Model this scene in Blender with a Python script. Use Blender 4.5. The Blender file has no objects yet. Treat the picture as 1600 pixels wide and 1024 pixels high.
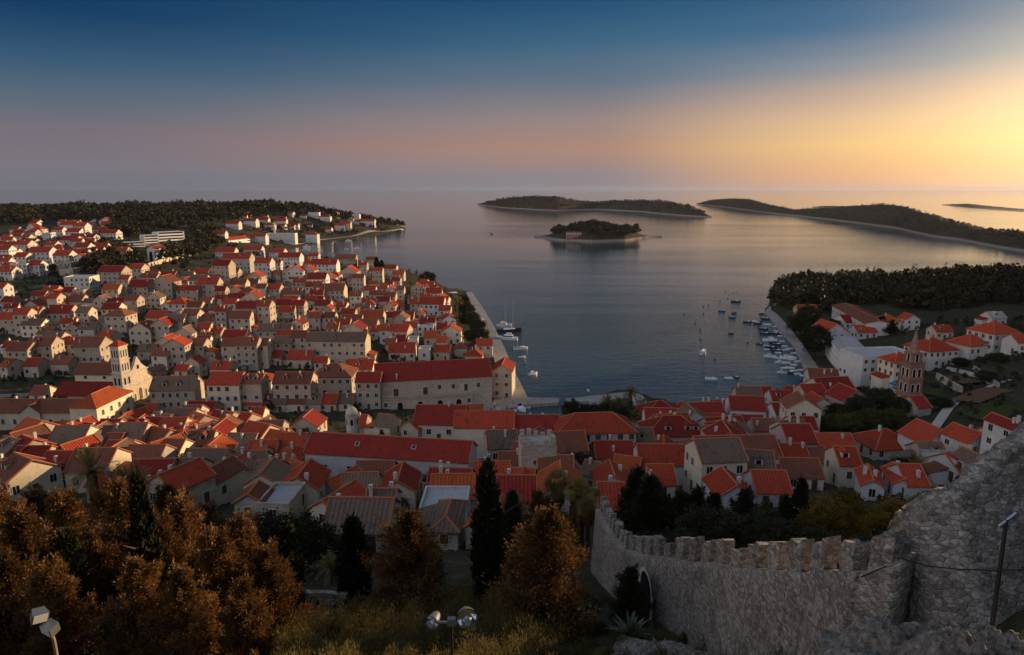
import bpy, bmesh, math, random
import numpy as np
from mathutils import Vector, Matrix
R = math.radians
rnd = random.Random(7)
scene = bpy.context.scene
col = scene.collection

# ------------------------------------------------------------------ camera
F = 1050.0                      # focal length in photo pixels (photo 1600 x 1024)
PITCH = R(11.68)
CZ = 80.0
cam_d = bpy.data.cameras.new('camera')
cam_d.sensor_width = 36.0
cam_d.lens = 36.0 * F / 1600.0
cam_d.clip_start = 0.3
cam_d.clip_end = 200000.0
cam = bpy.data.objects.new('camera', cam_d)
col.objects.link(cam)
cam.location = (0, 0, CZ)
cam.rotation_euler = (R(90) - PITCH, 0, 0)
scene.camera = cam

# ------------------------------------------------------------------ sky, sun, exposure
SUN_AZ, SUN_EL = R(58), R(7.5)           # azimuth clockwise from +Y
GLOW_AZ = R(41)
scene.view_settings.view_transform = 'Standard'
scene.view_settings.look = 'None'
scene.view_settings.exposure = 0.6
scene.view_settings.gamma = 1.0

def lin(r, g, b):
    f = lambda c: (c / 255) / 12.92 if c / 255 <= 0.04045 else ((c / 255 + 0.055) / 1.055) ** 2.4
    return (f(r), f(g), f(b), 1.0)

world = bpy.data.worlds.new('World')
scene.world = world
world.use_nodes = True
def build_world():
    nt = world.node_tree; N = nt.nodes; L = nt.links
    N.clear()
    def new(t, **k):
        n = N.new(t)
        for a, b in k.items(): setattr(n, a, b)
        return n
    def math_(op, a, b=None, c=None, clamp=False):
        n = new('ShaderNodeMath', operation=op, use_clamp=clamp)
        for i, x in enumerate((a, b, c)):
            if x is None: continue
            if isinstance(x, (int, float)): n.inputs[i].default_value = x
            else: L.new(x, n.inputs[i])
        return n.outputs[0]
    def ramp(fac, stops):
        n = new('ShaderNodeValToRGB'); e = n.color_ramp.elements
        n.color_ramp.interpolation = 'EASE' if False else 'LINEAR'
        while len(e) < len(stops): e.new(0.5)
        for el, (p, c) in zip(e, stops): el.position = p; el.color = lin(*c)
        L.new(fac, n.inputs[0]); return n.outputs[0]
    def mix(f, a, b):
        n = new('ShaderNodeMix', data_type='RGBA')
        L.new(f, n.inputs[0]); L.new(a, n.inputs[6]); L.new(b, n.inputs[7]); return n.outputs[2]
    tc = new('ShaderNodeTexCoord'); sep = new('ShaderNodeSeparateXYZ')
    L.new(tc.outputs['Generated'], sep.inputs[0])
    X, Y, Z = sep.outputs
    z = math_('MAXIMUM', Z, 0.0)
    fac = math_('MULTIPLY', z, 2.0)                       # 0 .. 0.5 in sine of elevation
    cl = new('ShaderNodeTexNoise'); cl.inputs['Scale'].default_value = 1.0; cl.inputs['Detail'].default_value = 5; cl.inputs['Distortion'].default_value = 0.4
    mp = new('ShaderNodeMapping'); mp.inputs['Scale'].default_value = (2.2, 2.2, 26.0); L.new(tc.outputs['Generated'], mp.inputs[0]); L.new(mp.outputs[0], cl.inputs['Vector'])
    fac = math_('MAXIMUM', math_('ADD', fac, math_('MULTIPLY', math_('SUBTRACT', cl.outputs[0], 0.5), math_('MULTIPLY_ADD', fac, 0.12, 0.018))), 0.0)   # thin uneven veils of high haze
    h = math_('SQRT', math_('ADD', math_('ADD', math_('MULTIPLY', X, X), math_('MULTIPLY', Y, Y)), 1e-6))
    c = math_('DIVIDE', math_('ADD', math_('MULTIPLY', X, math.sin(GLOW_AZ)), math_('MULTIPLY', Y, math.cos(GLOW_AZ))), h)
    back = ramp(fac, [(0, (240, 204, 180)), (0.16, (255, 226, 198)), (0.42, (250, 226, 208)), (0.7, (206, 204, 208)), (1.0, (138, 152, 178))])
    left = ramp(fac, [(0, (112, 115, 128)), (0.05, (122, 117, 127)), (0.14, (118, 108, 119)), (0.20, (94, 104, 119)), (0.29, (52, 86, 114)), (0.41, (8, 55, 96)), (0.50, (3, 44, 86)), (0.68, (40, 66, 92)), (1.0, (82, 98, 112))])
    mid = ramp(fac, [(0, (134, 132, 142)), (0.04, (146, 132, 136)), (0.11, (174, 134, 117)), (0.19, (152, 131, 127)), (0.28, (102, 113, 128)), (0.38, (58, 98, 126)), (0.50, (14, 72, 112)), (0.58, (20, 66, 100)), (0.72, (56, 82, 102)), (1.0, (88, 104, 116))])
    sun_ = ramp(fac, [(0, (236, 178, 138)), (0.05, (246, 186, 128)), (0.11, (252, 206, 134)), (0.17, (240, 196, 146)), (0.23, (206, 174, 148)), (0.31, (132, 140, 150)), (0.40, (58, 100, 136)), (0.55, (24, 72, 112)), (0.72, (66, 90, 110)), (1.0, (92, 106, 118))])
    def step(a, b):
        n = new('ShaderNodeMapRange', interpolation_type='SMOOTHSTEP')
        L.new(c, n.inputs[0]); n.inputs[1].default_value = a; n.inputs[2].default_value = b
        return n.outputs[0]
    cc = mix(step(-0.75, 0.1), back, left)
    cc = mix(step(0.25, 0.92), cc, mid)
    cc = mix(step(0.82, 1.02), cc, sun_)
    # the brighter core of the glow round the setting sun
    sx, sy, sz = math.sin(GLOW_AZ) * math.cos(R(4.0)), math.cos(GLOW_AZ) * math.cos(R(4.0)), math.sin(R(4.0))
    d = math_('ADD', math_('ADD', math_('MULTIPLY', X, sx), math_('MULTIPLY', Y, sy)), math_('MULTIPLY', Z, sz))
    core = math_('POWER', math_('MAXIMUM', d, 0.0), 70.0)
    cn = new('ShaderNodeMix', data_type='RGBA', blend_type='ADD')
    L.new(math_('MULTIPLY', core, 0.50), cn.inputs[0]); L.new(cc, cn.inputs[6]); cn.inputs[7].default_value = lin(255, 222, 158)
    sky = new('ShaderNodeTexSky', sky_type='NISHITA')
    sky.sun_disc = False; sky.sun_elevation = SUN_EL; sky.sun_rotation = SUN_AZ
    sky.air_density = 1.0; sky.dust_density = 2.0; sky.ozone_density = 3.0
    b1 = new('ShaderNodeBackground'); b1.inputs[1].default_value = 0.005
    L.new(sky.outputs[0], b1.inputs[0])
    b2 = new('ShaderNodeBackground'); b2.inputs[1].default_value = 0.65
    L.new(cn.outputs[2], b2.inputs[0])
    L.new(math_('MULTIPLY_ADD', step(-0.85, 0.05), -0.43, 1.08), b2.inputs[1])   # unseen sky opposite the sunset brightened as added fill for the fronts
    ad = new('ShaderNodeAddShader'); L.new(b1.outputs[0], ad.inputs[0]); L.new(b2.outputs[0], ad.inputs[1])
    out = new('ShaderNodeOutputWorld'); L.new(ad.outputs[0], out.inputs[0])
build_world()

sun_d = bpy.data.lights.new('sun', 'SUN')
sun_d.energy = 5.0
sun_d.angle = R(0.6)
sun_d.color = (1.0, 0.70, 0.40)
sun = bpy.data.objects.new('sun', sun_d)
col.objects.link(sun)
SUN_DIR = Vector((math.sin(SUN_AZ) * math.cos(SUN_EL), math.cos(SUN_AZ) * math.cos(SUN_EL), math.sin(SUN_EL)))
sun.rotation_euler = SUN_DIR.to_track_quat('Z', 'Y').to_euler()
sun.location = SUN_DIR * 400

# ------------------------------------------------------------------ pixel <-> place
CP, SP = math.cos(PITCH), math.sin(PITCH)
def ray(u, v):
    a, b = (u - 800) / F, (512 - v) / F
    return np.array([a, CP + b * SP, -SP + b * CP])
def P(u, v, z=0.0):
    d = ray(u, v); t = (z - CZ) / d[2]
    return np.array([d[0] * t, d[1] * t, z])
def proj(p):
    x, y, z = p[0], p[1], p[2] - CZ
    f = y * CP - z * SP; up = y * SP + z * CP
    return 800 + F * x / f, 512 - F * up / f, f

# ------------------------------------------------------------------ helpers
def tag(o, label=None, cat=None, group=None, kind=None):
    if label: o['label'] = label
    if cat: o['category'] = cat
    if group: o['group'] = group
    if kind: o['kind'] = kind
    return o
def obj(name, me, parent=None, loc=(0, 0, 0), rz=0.0):
    o = bpy.data.objects.new(name, me); col.objects.link(o)
    o.location = loc
    if rz: o.rotation_euler = (0, 0, rz)
    if parent is not None: o.parent = parent
    return o
def empty(name, loc, rz=0.0):
    o = bpy.data.objects.new(name, None); col.objects.link(o)
    o.empty_display_size = 0.5; o.location = loc; o.rotation_euler = (0, 0, rz)
    return o
def copy_tree(o, parent=None):
    c = o.copy(); col.objects.link(c); c.parent = parent
    for ch in KIDS.get(o.name, []) or [x for x in o.children]:
        copy_tree(ch, c)
    return c
KIDS = {}
class MB:
    """collects faces, each with a material slot"""
    def __init__(s): s.v = []; s.f = []; s.m = []; s.smooth = False
    def add(s, vs, fs, m=0):
        b = len(s.v); s.v += [tuple(map(float, p)) for p in vs]
        s.f += [tuple(b + i for i in f) for f in fs]; s.m += [m] * len(fs)
        return s
    def box(s, x0, y0, z0, x1, y1, z1, m=0):
        vs = [(x0, y0, z0), (x1, y0, z0), (x1, y1, z0), (x0, y1, z0), (x0, y0, z1), (x1, y0, z1), (x1, y1, z1), (x0, y1, z1)]
        return s.add(vs, [(0, 3, 2, 1), (4, 5, 6, 7), (0, 1, 5, 4), (1, 2, 6, 5), (2, 3, 7, 6), (3, 0, 4, 7)], m)
    def prism(s, poly, z0, z1, m=0, top=None):
        n = len(poly)
        vs = [(x, y, z0) for x, y in poly] + [(x, y, z1) for x, y in (top or poly)]
        fs = [tuple(range(n))[::-1], tuple(range(n, 2 * n))] + [(i, (i + 1) % n, n + (i + 1) % n, n + i) for i in range(n)]
        return s.add(vs, fs, m)
    def tube(s, pts, rads, n=8, m=0, cap=True):
        pts = [Vector(p) for p in pts]; b = []
        for i, p in enumerate(pts):
            d = (pts[min(i + 1, len(pts) - 1)] - pts[max(i - 1, 0)]).normalized()
            a = d.orthogonal().normalized() if abs(d.z) < 0.9 else Vector((1, 0, 0)) - d * d.x
            a.normalize(); c = d.cross(a)
            b += [tuple(p + (a * math.cos(6.2832 * k / n) + c * math.sin(6.2832 * k / n)) * rads[i]) for k in range(n)]
        fs = []
        for i in range(len(pts) - 1):
            for k in range(n):
                fs.append((i * n + k, i * n + (k + 1) % n, (i + 1) * n + (k + 1) % n, (i + 1) * n + k))
        if cap: fs += [tuple(range(n))[::-1], tuple(range((len(pts) - 1) * n, len(pts) * n))]
        return s.add(b, fs, m)
    def mesh(s, name, mats, smooth=False):
        me = bpy.data.meshes.new(name)
        me.from_pydata(s.v, [], s.f)
        for m in mats: me.materials.append(m)
        if len(mats) > 1: me.polygons.foreach_set('material_index', s.m)
        if smooth: me.polygons.foreach_set('use_smooth', [True] * len(s.f))
        me.update()
        return me
    def build(s, name, mats, parent=None, loc=(0, 0, 0), rz=0.0, smooth=False):
        return obj(name, s.mesh(name, mats, smooth), parent, loc, rz)
def quads_mesh(name, V, nper, mats, midx=None):
    """V: (n*nper, 3) array, consecutive nper verts make one face"""
    n = len(V) // nper
    me = bpy.data.meshes.new(name)
    me.vertices.add(len(V)); me.vertices.foreach_set('co', np.asarray(V, dtype=np.float32).ravel())
    me.loops.add(len(V)); me.loops.foreach_set('vertex_index', np.arange(len(V), dtype=np.int32))
    me.polygons.add(n); me.polygons.foreach_set('loop_start', np.arange(0, len(V), nper, dtype=np.int32))
    for m in mats: me.materials.append(m)
    if midx is not None: me.polygons.foreach_set('material_index', np.asarray(midx, dtype=np.int32))
    me.update(calc_edges=True)
    return me

# ------------------------------------------------------------------ materials
class Mat:
    def __init__(s, name, rough=0.85, spec=0.2):
        s.m = bpy.data.materials.new(name); s.m.use_nodes = True
        s.nt = s.m.node_tree; s.N = s.nt.nodes; s.L = s.nt.links
        s.b = s.N['Principled BSDF']; s.b.inputs['Roughness'].default_value = rough
        s.b.inputs['Specular IOR Level'].default_value = spec
        s.tc = s.N.new('ShaderNodeTexCoord')
    def n(s, t, **k):
        x = s.N.new(t)
        for a, b in k.items(): setattr(x, a, b)
        return x
    def coord(s, scale=(1, 1, 1), kind='Object', rot=(0, 0, 0)):
        mp = s.n('ShaderNodeMapping'); mp.inputs['Scale'].default_value = scale; mp.inputs['Rotation'].default_value = rot
        s.L.new(s.tc.outputs[kind], mp.inputs[0]); return mp.outputs[0]
    def noise(s, scale, detail=4, rough=0.6, vec=None, dist=0.0):
        x = s.n('ShaderNodeTexNoise'); x.inputs['Scale'].default_value = scale; x.inputs['Detail'].default_value = detail
        x.inputs['Roughness'].default_value = rough; x.inputs['Distortion'].default_value = dist
        s.L.new(vec if vec is not None else s.tc.outputs['Object'], x.inputs['Vector']); return x.outputs[0]
    def voro(s, scale, vec=None, feature='F1', out=0):
        x = s.n('ShaderNodeTexVoronoi', feature=feature); x.inputs['Scale'].default_value = scale
        s.L.new(vec if vec is not None else s.tc.outputs['Object'], x.inputs['Vector']); return x.outputs[out]
    def ramp(s, fac, stops):
        x = s.n('ShaderNodeValToRGB'); e = x.color_ramp.elements
        while len(e) < len(stops): e.new(0.5)
        for el, (p, c) in zip(e, stops): el.position = p; el.color = (*c, 1) if len(c) == 3 else c
        s.L.new(fac, x.inputs[0]); return x.outputs[0]
    def mix(s, f, a, b, mode='MIX'):
        x = s.n('ShaderNodeMix', data_type='RGBA', blend_type=mode)
        for i, q in ((0, f), (6, a), (7, b)):
            if isinstance(q, (int, float)): x.inputs[i].default_value = q
            elif isinstance(q, tuple): x.inputs[i].default_value = (*q, 1) if len(q) == 3 else q
            else: s.L.new(q, x.inputs[i])
        return x.outputs[2]
    def rand(s):
        return s.n('ShaderNodeObjectInfo').outputs['Random']
    def vary(s, c, lo=0.8, hi=1.2):
        mr = s.n('ShaderNodeMapRange'); s.L.new(s.rand(), mr.inputs[0]); mr.inputs[3].default_value = lo; mr.inputs[4].default_value = hi
        hs = s.n('ShaderNodeHueSaturation'); s.L.new(mr.outputs[0], hs.inputs['Value'])
        if isinstance(c, tuple): hs.inputs['Color'].default_value = (*c, 1)
        else: s.L.new(c, hs.inputs['Color'])
        return hs.outputs[0]
    def color(s, c):
        if isinstance(c, tuple): s.b.inputs['Base Color'].default_value = (*c, 1)
        else: s.L.new(c, s.b.inputs['Base Color'])
        return s
    def bump(s, h, strength=0.5, dist=0.1):
        x = s.n('ShaderNodeBump'); x.inputs['Strength'].default_value = strength; x.inputs['Distance'].default_value = dist
        s.L.new(h, x.inputs['Height']); s.L.new(x.outputs[0], s.b.inputs['Normal']); return s
def plain(name, c, rough=0.7, spec=0.2, metal=0.0, var=0.12):
    m = Mat(name, rough, spec); n = m.noise(3.0, 3)
    m.color(m.mix(n, tuple(x * (1 - var) for x in c), tuple(min(1, x * (1 + var)) for x in c)))
    m.b.inputs['Metallic'].default_value = metal
    return m.m
M = {}
def wall_mat(name, c, stone=True, vlo=0.82, vhi=1.15):
    m = Mat(name, 0.9, 0.1)
    n1 = m.noise(0.35, 4); n2 = m.noise(2.2, 3)
    base = m.mix(n1, tuple(x * 0.72 for x in c), tuple(min(1, x * 1.16) for x in c))
    if stone:
        br = m.n('ShaderNodeTexBrick'); br.inputs['Scale'].default_value = 1.0
        br.inputs['Brick Width'].default_value = 0.9; br.inputs['Row Height'].default_value = 0.42; br.inputs['Mortar Size'].default_value = 0.02
        br.inputs['Color1'].default_value = (0.7, 0.68, 0.66, 1); br.inputs['Color2'].default_value = (1.0, 1.0, 1.0, 1); br.inputs['Mortar'].default_value = (0.6, 0.58, 0.56, 1)
        # bricks laid on upright faces: across = x + y, up = z
        sp = m.n('ShaderNodeSeparateXYZ'); m.L.new(m.tc.outputs['Object'], sp.inputs[0])
        ad = m.n('ShaderNodeMath', operation='ADD'); m.L.new(sp.outputs[0], ad.inputs[0]); m.L.new(sp.outputs[1], ad.inputs[1])
        cb = m.n('ShaderNodeCombineXYZ'); m.L.new(ad.outputs[0], cb.inputs[0]); m.L.new(sp.outputs[2], cb.inputs[1])
        m.L.new(cb.outputs[0], br.inputs['Vector'])
        base = m.mix(0.8, base, br.outputs[0], 'MULTIPLY')
    st = m.ramp(n2, [(0.30, (0.62, 0.60, 0.57)), (0.5, (1, 1, 1)), (1, (1.0, 1.0, 1.0))])
    base = m.mix(0.55, base, st, 'MULTIPLY')
    m.color(m.vary(base, vlo, vhi)); m.bump(n2, 0.35, 0.06)
    return m.m
M['s'] = wall_mat('old_stone', (0.55, 0.46, 0.365))
M['g'] = wall_mat('grey_stone', (0.47, 0.43, 0.38))
M['c'] = wall_mat('cream_plaster', (0.64, 0.55, 0.41), False)
M['w'] = wall_mat('white_plaster', (0.58, 0.56, 0.53), False, 0.88, 1.1)
M['p'] = wall_mat('pink_plaster', (0.56, 0.40, 0.37), False)
def roof_mat(name, c1, c2, c3, vlo=0.8, vhi=1.2):
    m = Mat(name, 0.85, 0.12)
    n1 = m.noise(0.5, 5, 0.65); n2 = m.noise(4.0, 3)
    base = m.ramp(n1, [(0.28, c2), (0.46, c1), (0.62, c1), (0.82, c3)])
    tile = m.n('ShaderNodeTexWave', wave_type='BANDS', bands_direction='X', wave_profile='SIN')
    tile.inputs['Scale'].default_value = 0.55; tile.inputs['Distortion'].default_value = 0.6; tile.inputs['Detail'].default_value = 1
    m.L.new(m.tc.outputs['Object'], tile.inputs[0])
    sh = m.ramp(tile.outputs[1], [(0.0, (0.5, 0.48, 0.46)), (0.35, (1, 1, 1)), (1, (1, 1, 1))])
    sp = m.ramp(n2, [(0.3, (0.55, 0.52, 0.5)), (0.55, (1, 1, 1)), (0.8, (1.0, 1.0, 1.0))])
    base = m.mix(0.6, base, sh, 'MULTIPLY'); base = m.mix(0.8, base, sp, 'MULTIPLY')
    m.color(m.vary(base, vlo, vhi)); m.bump(tile.outputs[1], 0.5, 0.12)
    return m.m
M['r'] = roof_mat('red_tiles', (0.41, 0.060, 0.028), (0.18, 0.040, 0.026), (0.48, 0.105, 0.045))
M['d'] = roof_mat('maroon_tiles', (0.27, 0.032, 0.022), (0.13, 0.028, 0.022), (0.34, 0.05, 0.03))
M['o'] = roof_mat('orange_tiles', (0.46, 0.095, 0.030), (0.26, 0.06, 0.03), (0.52, 0.16, 0.06))
M['b'] = roof_mat('brown_tiles', (0.24, 0.085, 0.050), (0.11, 0.05, 0.036), (0.32, 0.12, 0.07))
M['y'] = roof_mat('weathered_tiles', (0.20, 0.130, 0.090), (0.085, 0.06, 0.05), (0.26, 0.14, 0.09))
M['f'] = wall_mat('flat_roof_screed', (0.42, 0.41, 0.40), False)
M['ridge'] = plain('ridge_tiles', (0.42, 0.14, 0.07), 0.85)
M['frame'] = plain('pale_stone_trim', (0.55, 0.50, 0.43), 0.85)
M['dark'] = plain('dark_glass_and_shade', (0.012, 0.012, 0.015), 0.25, 0.4)
M['shut'] = plain('green_shutter', (0.05, 0.075, 0.06), 0.7)
M['wood'] = plain('brown_shutter', (0.10, 0.045, 0.03), 0.7)
M['chim'] = plain('chimney_plaster', (0.55, 0.48, 0.42), 0.9)
M['white'] = plain('white_paint', (0.72, 0.72, 0.71), 0.45, 0.4)
M['black'] = plain('black_paint', (0.015, 0.015, 0.017), 0.5, 0.4)
M['metal'] = plain('grey_metal', (0.30, 0.31, 0.32), 0.35, 0.5, 0.8)
M['blue'] = plain('blue_paint', (0.05, 0.16, 0.35), 0.6)
M['bark'] = plain('bark', (0.07, 0.045, 0.03), 0.95, 0.05, 0, 0.4)
# ------------------------------------------------------------------ land: shoreline and heights
shore = [P(u, v)[:2] for u, v in [(775, 657), (774, 640), (824, 627), (822, 620), (801, 577), (786, 541), (771, 511), (753, 481), (736, 457), (722, 453),
    (700, 450), (680, 440), (640, 425), (600, 413), (555, 406), (520, 402), (490, 399), (465, 397), (450, 393), (456, 389), (480, 384), (520, 377), (560, 371), (600, 366), (622, 361), (636, 357)]]
shore += [(-262, 1470), (-420, 1640), (-900, 2000), (-3500, 2600), (-3500, -1500), (3500, -1500), (3500, 700), (760, 640), (480, 610), (300, 585)]
shore += [P(u, v)[:2] for u, v in [(1212, 453), (1203, 470), (1195, 487), (1240, 540), (1263, 592), (1240, 604), (1185, 616), (1130, 630), (1065, 634), (1010, 620), (985, 612), (946, 613), (940, 632), (925, 650), (900, 660)]]
SH = np.array(shore)
def shore_dist(X, Y):
    """signed distance, positive on land"""
    x, y = X.ravel(), Y.ravel()
    inside = np.zeros(len(x), bool); dmin = np.full(len(x), 1e9)
    n = len(SH)
    for i in range(n):
        (x0, y0), (x1, y1) = SH[i], SH[(i + 1) % n]
        if y0 != y1:
            c = ((y0 > y) != (y1 > y)) & (x < (x1 - x0) * (y - y0) / (y1 - y0) + x0)
            inside ^= c
        ex, ey = x1 - x0, y1 - y0
        t = np.clip(((x - x0) * ex + (y - y0) * ey) / (ex * ex + ey * ey + 1e-9), 0, 1)
        dmin = np.minimum(dmin, np.hypot(x - x0 - t * ex, y - y0 - t * ey))
    return np.where(inside, dmin, -dmin).reshape(X.shape)

ctl = []
for az in (-55, -35, -15, 5, 25):
    for d, z in ((4, 74.5), (10, 68.8), (15, 65.2), (26, 59.2), (41, 52), (58, 44), (78, 36), (102, 28), (132, 20), (170, 12.5)):
        ctl.append((d * math.tan(R(az)), d, z))
ctl += [(11.2, 19.5, 65.0), (9.5, 38, 53.6), (16, 17, 69), (24, 18, 73), (34, 22, 72), (22, 30, 61), (0, -6, 79.0), (30, -10, 84), (-30, -10, 82)]
for u, v, z in [(0, 650, 6), (150, 630, 4), (400, 640, 4), (600, 640, 3), (780, 640, 1.6), (700, 655, 3), (900, 690, 8),
        (0, 600, 5), (300, 600, 3.5), (550, 600, 2.5), (0, 560, 7), (100, 560, 6), (200, 560, 5.5), (300, 560, 6), (400, 560, 5), (500, 560, 4), (600, 560, 3), (700, 560, 2),
        (0, 500, 11), (100, 500, 11), (200, 500, 11), (300, 500, 10), (400, 500, 9), (500, 500, 7), (600, 500, 4.5), (690, 500, 2),
        (0, 450, 16), (100, 450, 16), (200, 450, 15), (300, 450, 14), (400, 450, 12), (500, 450, 9), (600, 450, 5), (670, 450, 2.5),
        (0, 410, 20), (100, 410, 20), (200, 410, 18), (300, 410, 15), (400, 410, 10), (500, 410, 5), (550, 412, 3), (400, 395, 8), (440, 390, 2),
        (0, 370, 28), (100, 370, 27), (200, 372, 24), (300, 378, 18), (400, 376, 11), (470, 379, 2), (500, 368, 6), (550, 364, 4), (600, 362, 3),
        (200, 358, 30), (300, 358, 28), (400, 357, 23), (500, 350, 19), (560, 354, 12),
        (-60, 338, 38), (0, 338, 37), (45, 332, 42), (100, 332, 42), (152, 342, 36), (200, 337, 39), (285, 332, 42), (380, 328, 44), (450, 330, 41), (500, 335, 35), (550, 344, 26), (600, 353, 10),
        (1040, 700, 9), (1100, 650, 3), (1180, 640, 4), (1200, 700, 11), (1300, 700, 12), (1300, 600, 4), (1300, 540, 2.5), (1250, 520, 2.5),
        (1430, 640, 14), (1500, 700, 17), (1600, 650, 25), (1500, 620, 17), (1600, 580, 22), (1500, 540, 13), (1400, 540, 6), (1350, 500, 5), (1600, 520, 20),
        (1250, 462, 5), (1330, 458, 9), (1400, 452, 11), (1480, 452, 13), (1580, 455, 14), (1250, 490, 3), (1600, 700, 24), (1500, 480, 12)]:
    p = P(u, v, z); ctl.append(tuple(p))
ctl += [(-380, 1500, 14), (-800, 1650, 20), (-1500, 1500, 26), (-1500, 800, 30), (-800, 300, 26), (-400, 50, 45), (-200, -100, 90), (300, -100, 70), (150, 20, 45), (250, 120, 30), (330, 560, 3), (480, 570, 8)]
C = np.array(ctl)
def qc(x, y):
    r = np.hypot(x, y + 14.0)
    return np.stack([np.arctan2(x, y + 14.0) * 1.0, np.log(r) * 0.75], -1)
QC = qc(C[:, 0], C[:, 1])
def tps(d2): return np.where(d2 > 1e-12, 0.5 * d2 * np.log(np.maximum(d2, 1e-12)), 0.0)
def fit():
    n = len(C); d2 = ((QC[:, None] - QC[None]) ** 2).sum(-1)
    K = tps(d2) + np.eye(n) * 2e-4
    Pm = np.hstack([np.ones((n, 1)), QC])
    A = np.zeros((n + 3, n + 3)); A[:n, :n] = K; A[:n, n:] = Pm; A[n:, :n] = Pm.T
    return np.linalg.solve(A, np.concatenate([C[:, 2], np.zeros(3)]))
WT = fit()
def ss(a, b, x):
    t = np.clip((x - a) / (b - a), 0, 1); return t * t * (3 - 2 * t)
def hgt(x, y):
    x = np.asarray(x, float); y = np.asarray(y, float); sh = x.shape
    x = x.ravel(); y = y.ravel(); out = np.zeros(len(x))
    for i in range(0, len(x), 20000):
        q = qc(x[i:i + 20000], y[i:i + 20000])
        d2 = ((q[:, None] - QC[None]) ** 2).sum(-1)
        out[i:i + 20000] = tps(d2) @ WT[:-3] + WT[-3] + q @ WT[-2:]
    r = np.hypot(x, y); az = np.degrees(np.arctan2(x, y))
    out += 85 * ss(38.4, 43.5, az) * ss(300, 430, r) * (1 - ss(90, 130, az))        # unseen hill added right of the view, shaped to shade the right bank
    sd = shore_dist(x, y)
    z = np.where(sd > 0, 1.0 + np.maximum(out - 1.0, 0.0) * np.clip(sd / 18.0, 0, 1), np.maximum(-4.0, 1.0 + sd * 2.0))
    z = np.where((sd > 0), np.maximum(z, 0.9), z)
    return z.reshape(sh)
def G(u, v, zoff=0.0):
    """where the sight line through pixel (u, v) meets the land"""
    d = ray(u, v)
    t = np.exp(np.linspace(math.log(4), math.log(4000), 900))
    X, Y, Z = d[0] * t, d[1] * t, CZ + d[2] * t
    H = np.maximum(hgt(X, Y), 0.0)
    k = np.argmax(Z < H)
    if not (Z < H).any(): k = len(t) - 1
    a, b = t[max(k - 1, 0)], t[k]
    tt = np.linspace(a, b, 24)
    X, Y, Z = d[0] * tt, d[1] * tt, CZ + d[2] * tt
    H = np.maximum(hgt(X, Y), 0.0); k = np.argmax(Z < H) if (Z < H).any() else len(tt) - 1
    return np.array([X[k], Y[k], H[k] + zoff])
def zat(x, y): return float(hgt(np.array([x]), np.array([y]))[0])

def build_land():
    az = np.radians(np.concatenate([np.arange(-80, -41, 1.5), np.arange(-41, 41, 0.3), np.arange(41, 95, 1.2)]))
    r = np.exp(np.linspace(math.log(2.0), math.log(3000), 430))
    A, Rr = np.meshgrid(az, r)
    X, Y = np.sin(A) * Rr, np.cos(A) * Rr - 4.0
    Z = hgt(X, Y)
    rng = np.random.default_rng(3)
    Z = Z + np.where(Z > 1.4, rng.normal(0, 1, Z.shape) * np.clip(Rr / 900, 0.03, 0.35), 0)
    nr, na = X.shape
    V = np.stack([X, Y, Z], -1).reshape(-1, 3)
    i = np.arange(nr - 1)[:, None] * na + np.arange(na - 1)[None]
    Fq = np.stack([i, i + 1, i + na + 1, i + na], -1).reshape(-1, 4)
    me = bpy.data.meshes.new('ground')
    me.from_pydata(V.tolist(), [], Fq[:, ::-1].tolist()); me.update()
    me.polygons.foreach_set('use_smooth', [True] * len(me.polygons))
    m = Mat('hillside_ground', 0.95, 0.05)
    n1 = m.noise(0.02, 6, 0.7); n2 = m.noise(0.25, 5, 0.7); n3 = m.noise(1.8, 4, 0.7)
    c = m.ramp(n1, [(0.30, (0.020, 0.026, 0.012)), (0.48, (0.040, 0.040, 0.018)), (0.62, (0.070, 0.055, 0.032)), (0.8, (0.10, 0.075, 0.05))])
    c2 = m.ramp(n2, [(0.35, (0.018, 0.024, 0.010)), (0.55, (0.06, 0.052, 0.03)), (0.75, (0.15, 0.125, 0.10))])
    c = m.mix(0.55, c, c2)
    c = m.mix(m.ramp(n3, [(0.45, (0, 0, 0)), (0.75, (0.6, 0.6, 0.6))]), c, (0.12, 0.10, 0.08))
    m.color(c); m.bump(n3, 0.8, 0.4)
    me.materials.append(m.m)
    o = obj('ground', me)
    tag(o, 'dark scrubby hillside and town ground sloping down to the harbour', 'ground', kind='structure')
build_land()

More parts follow.
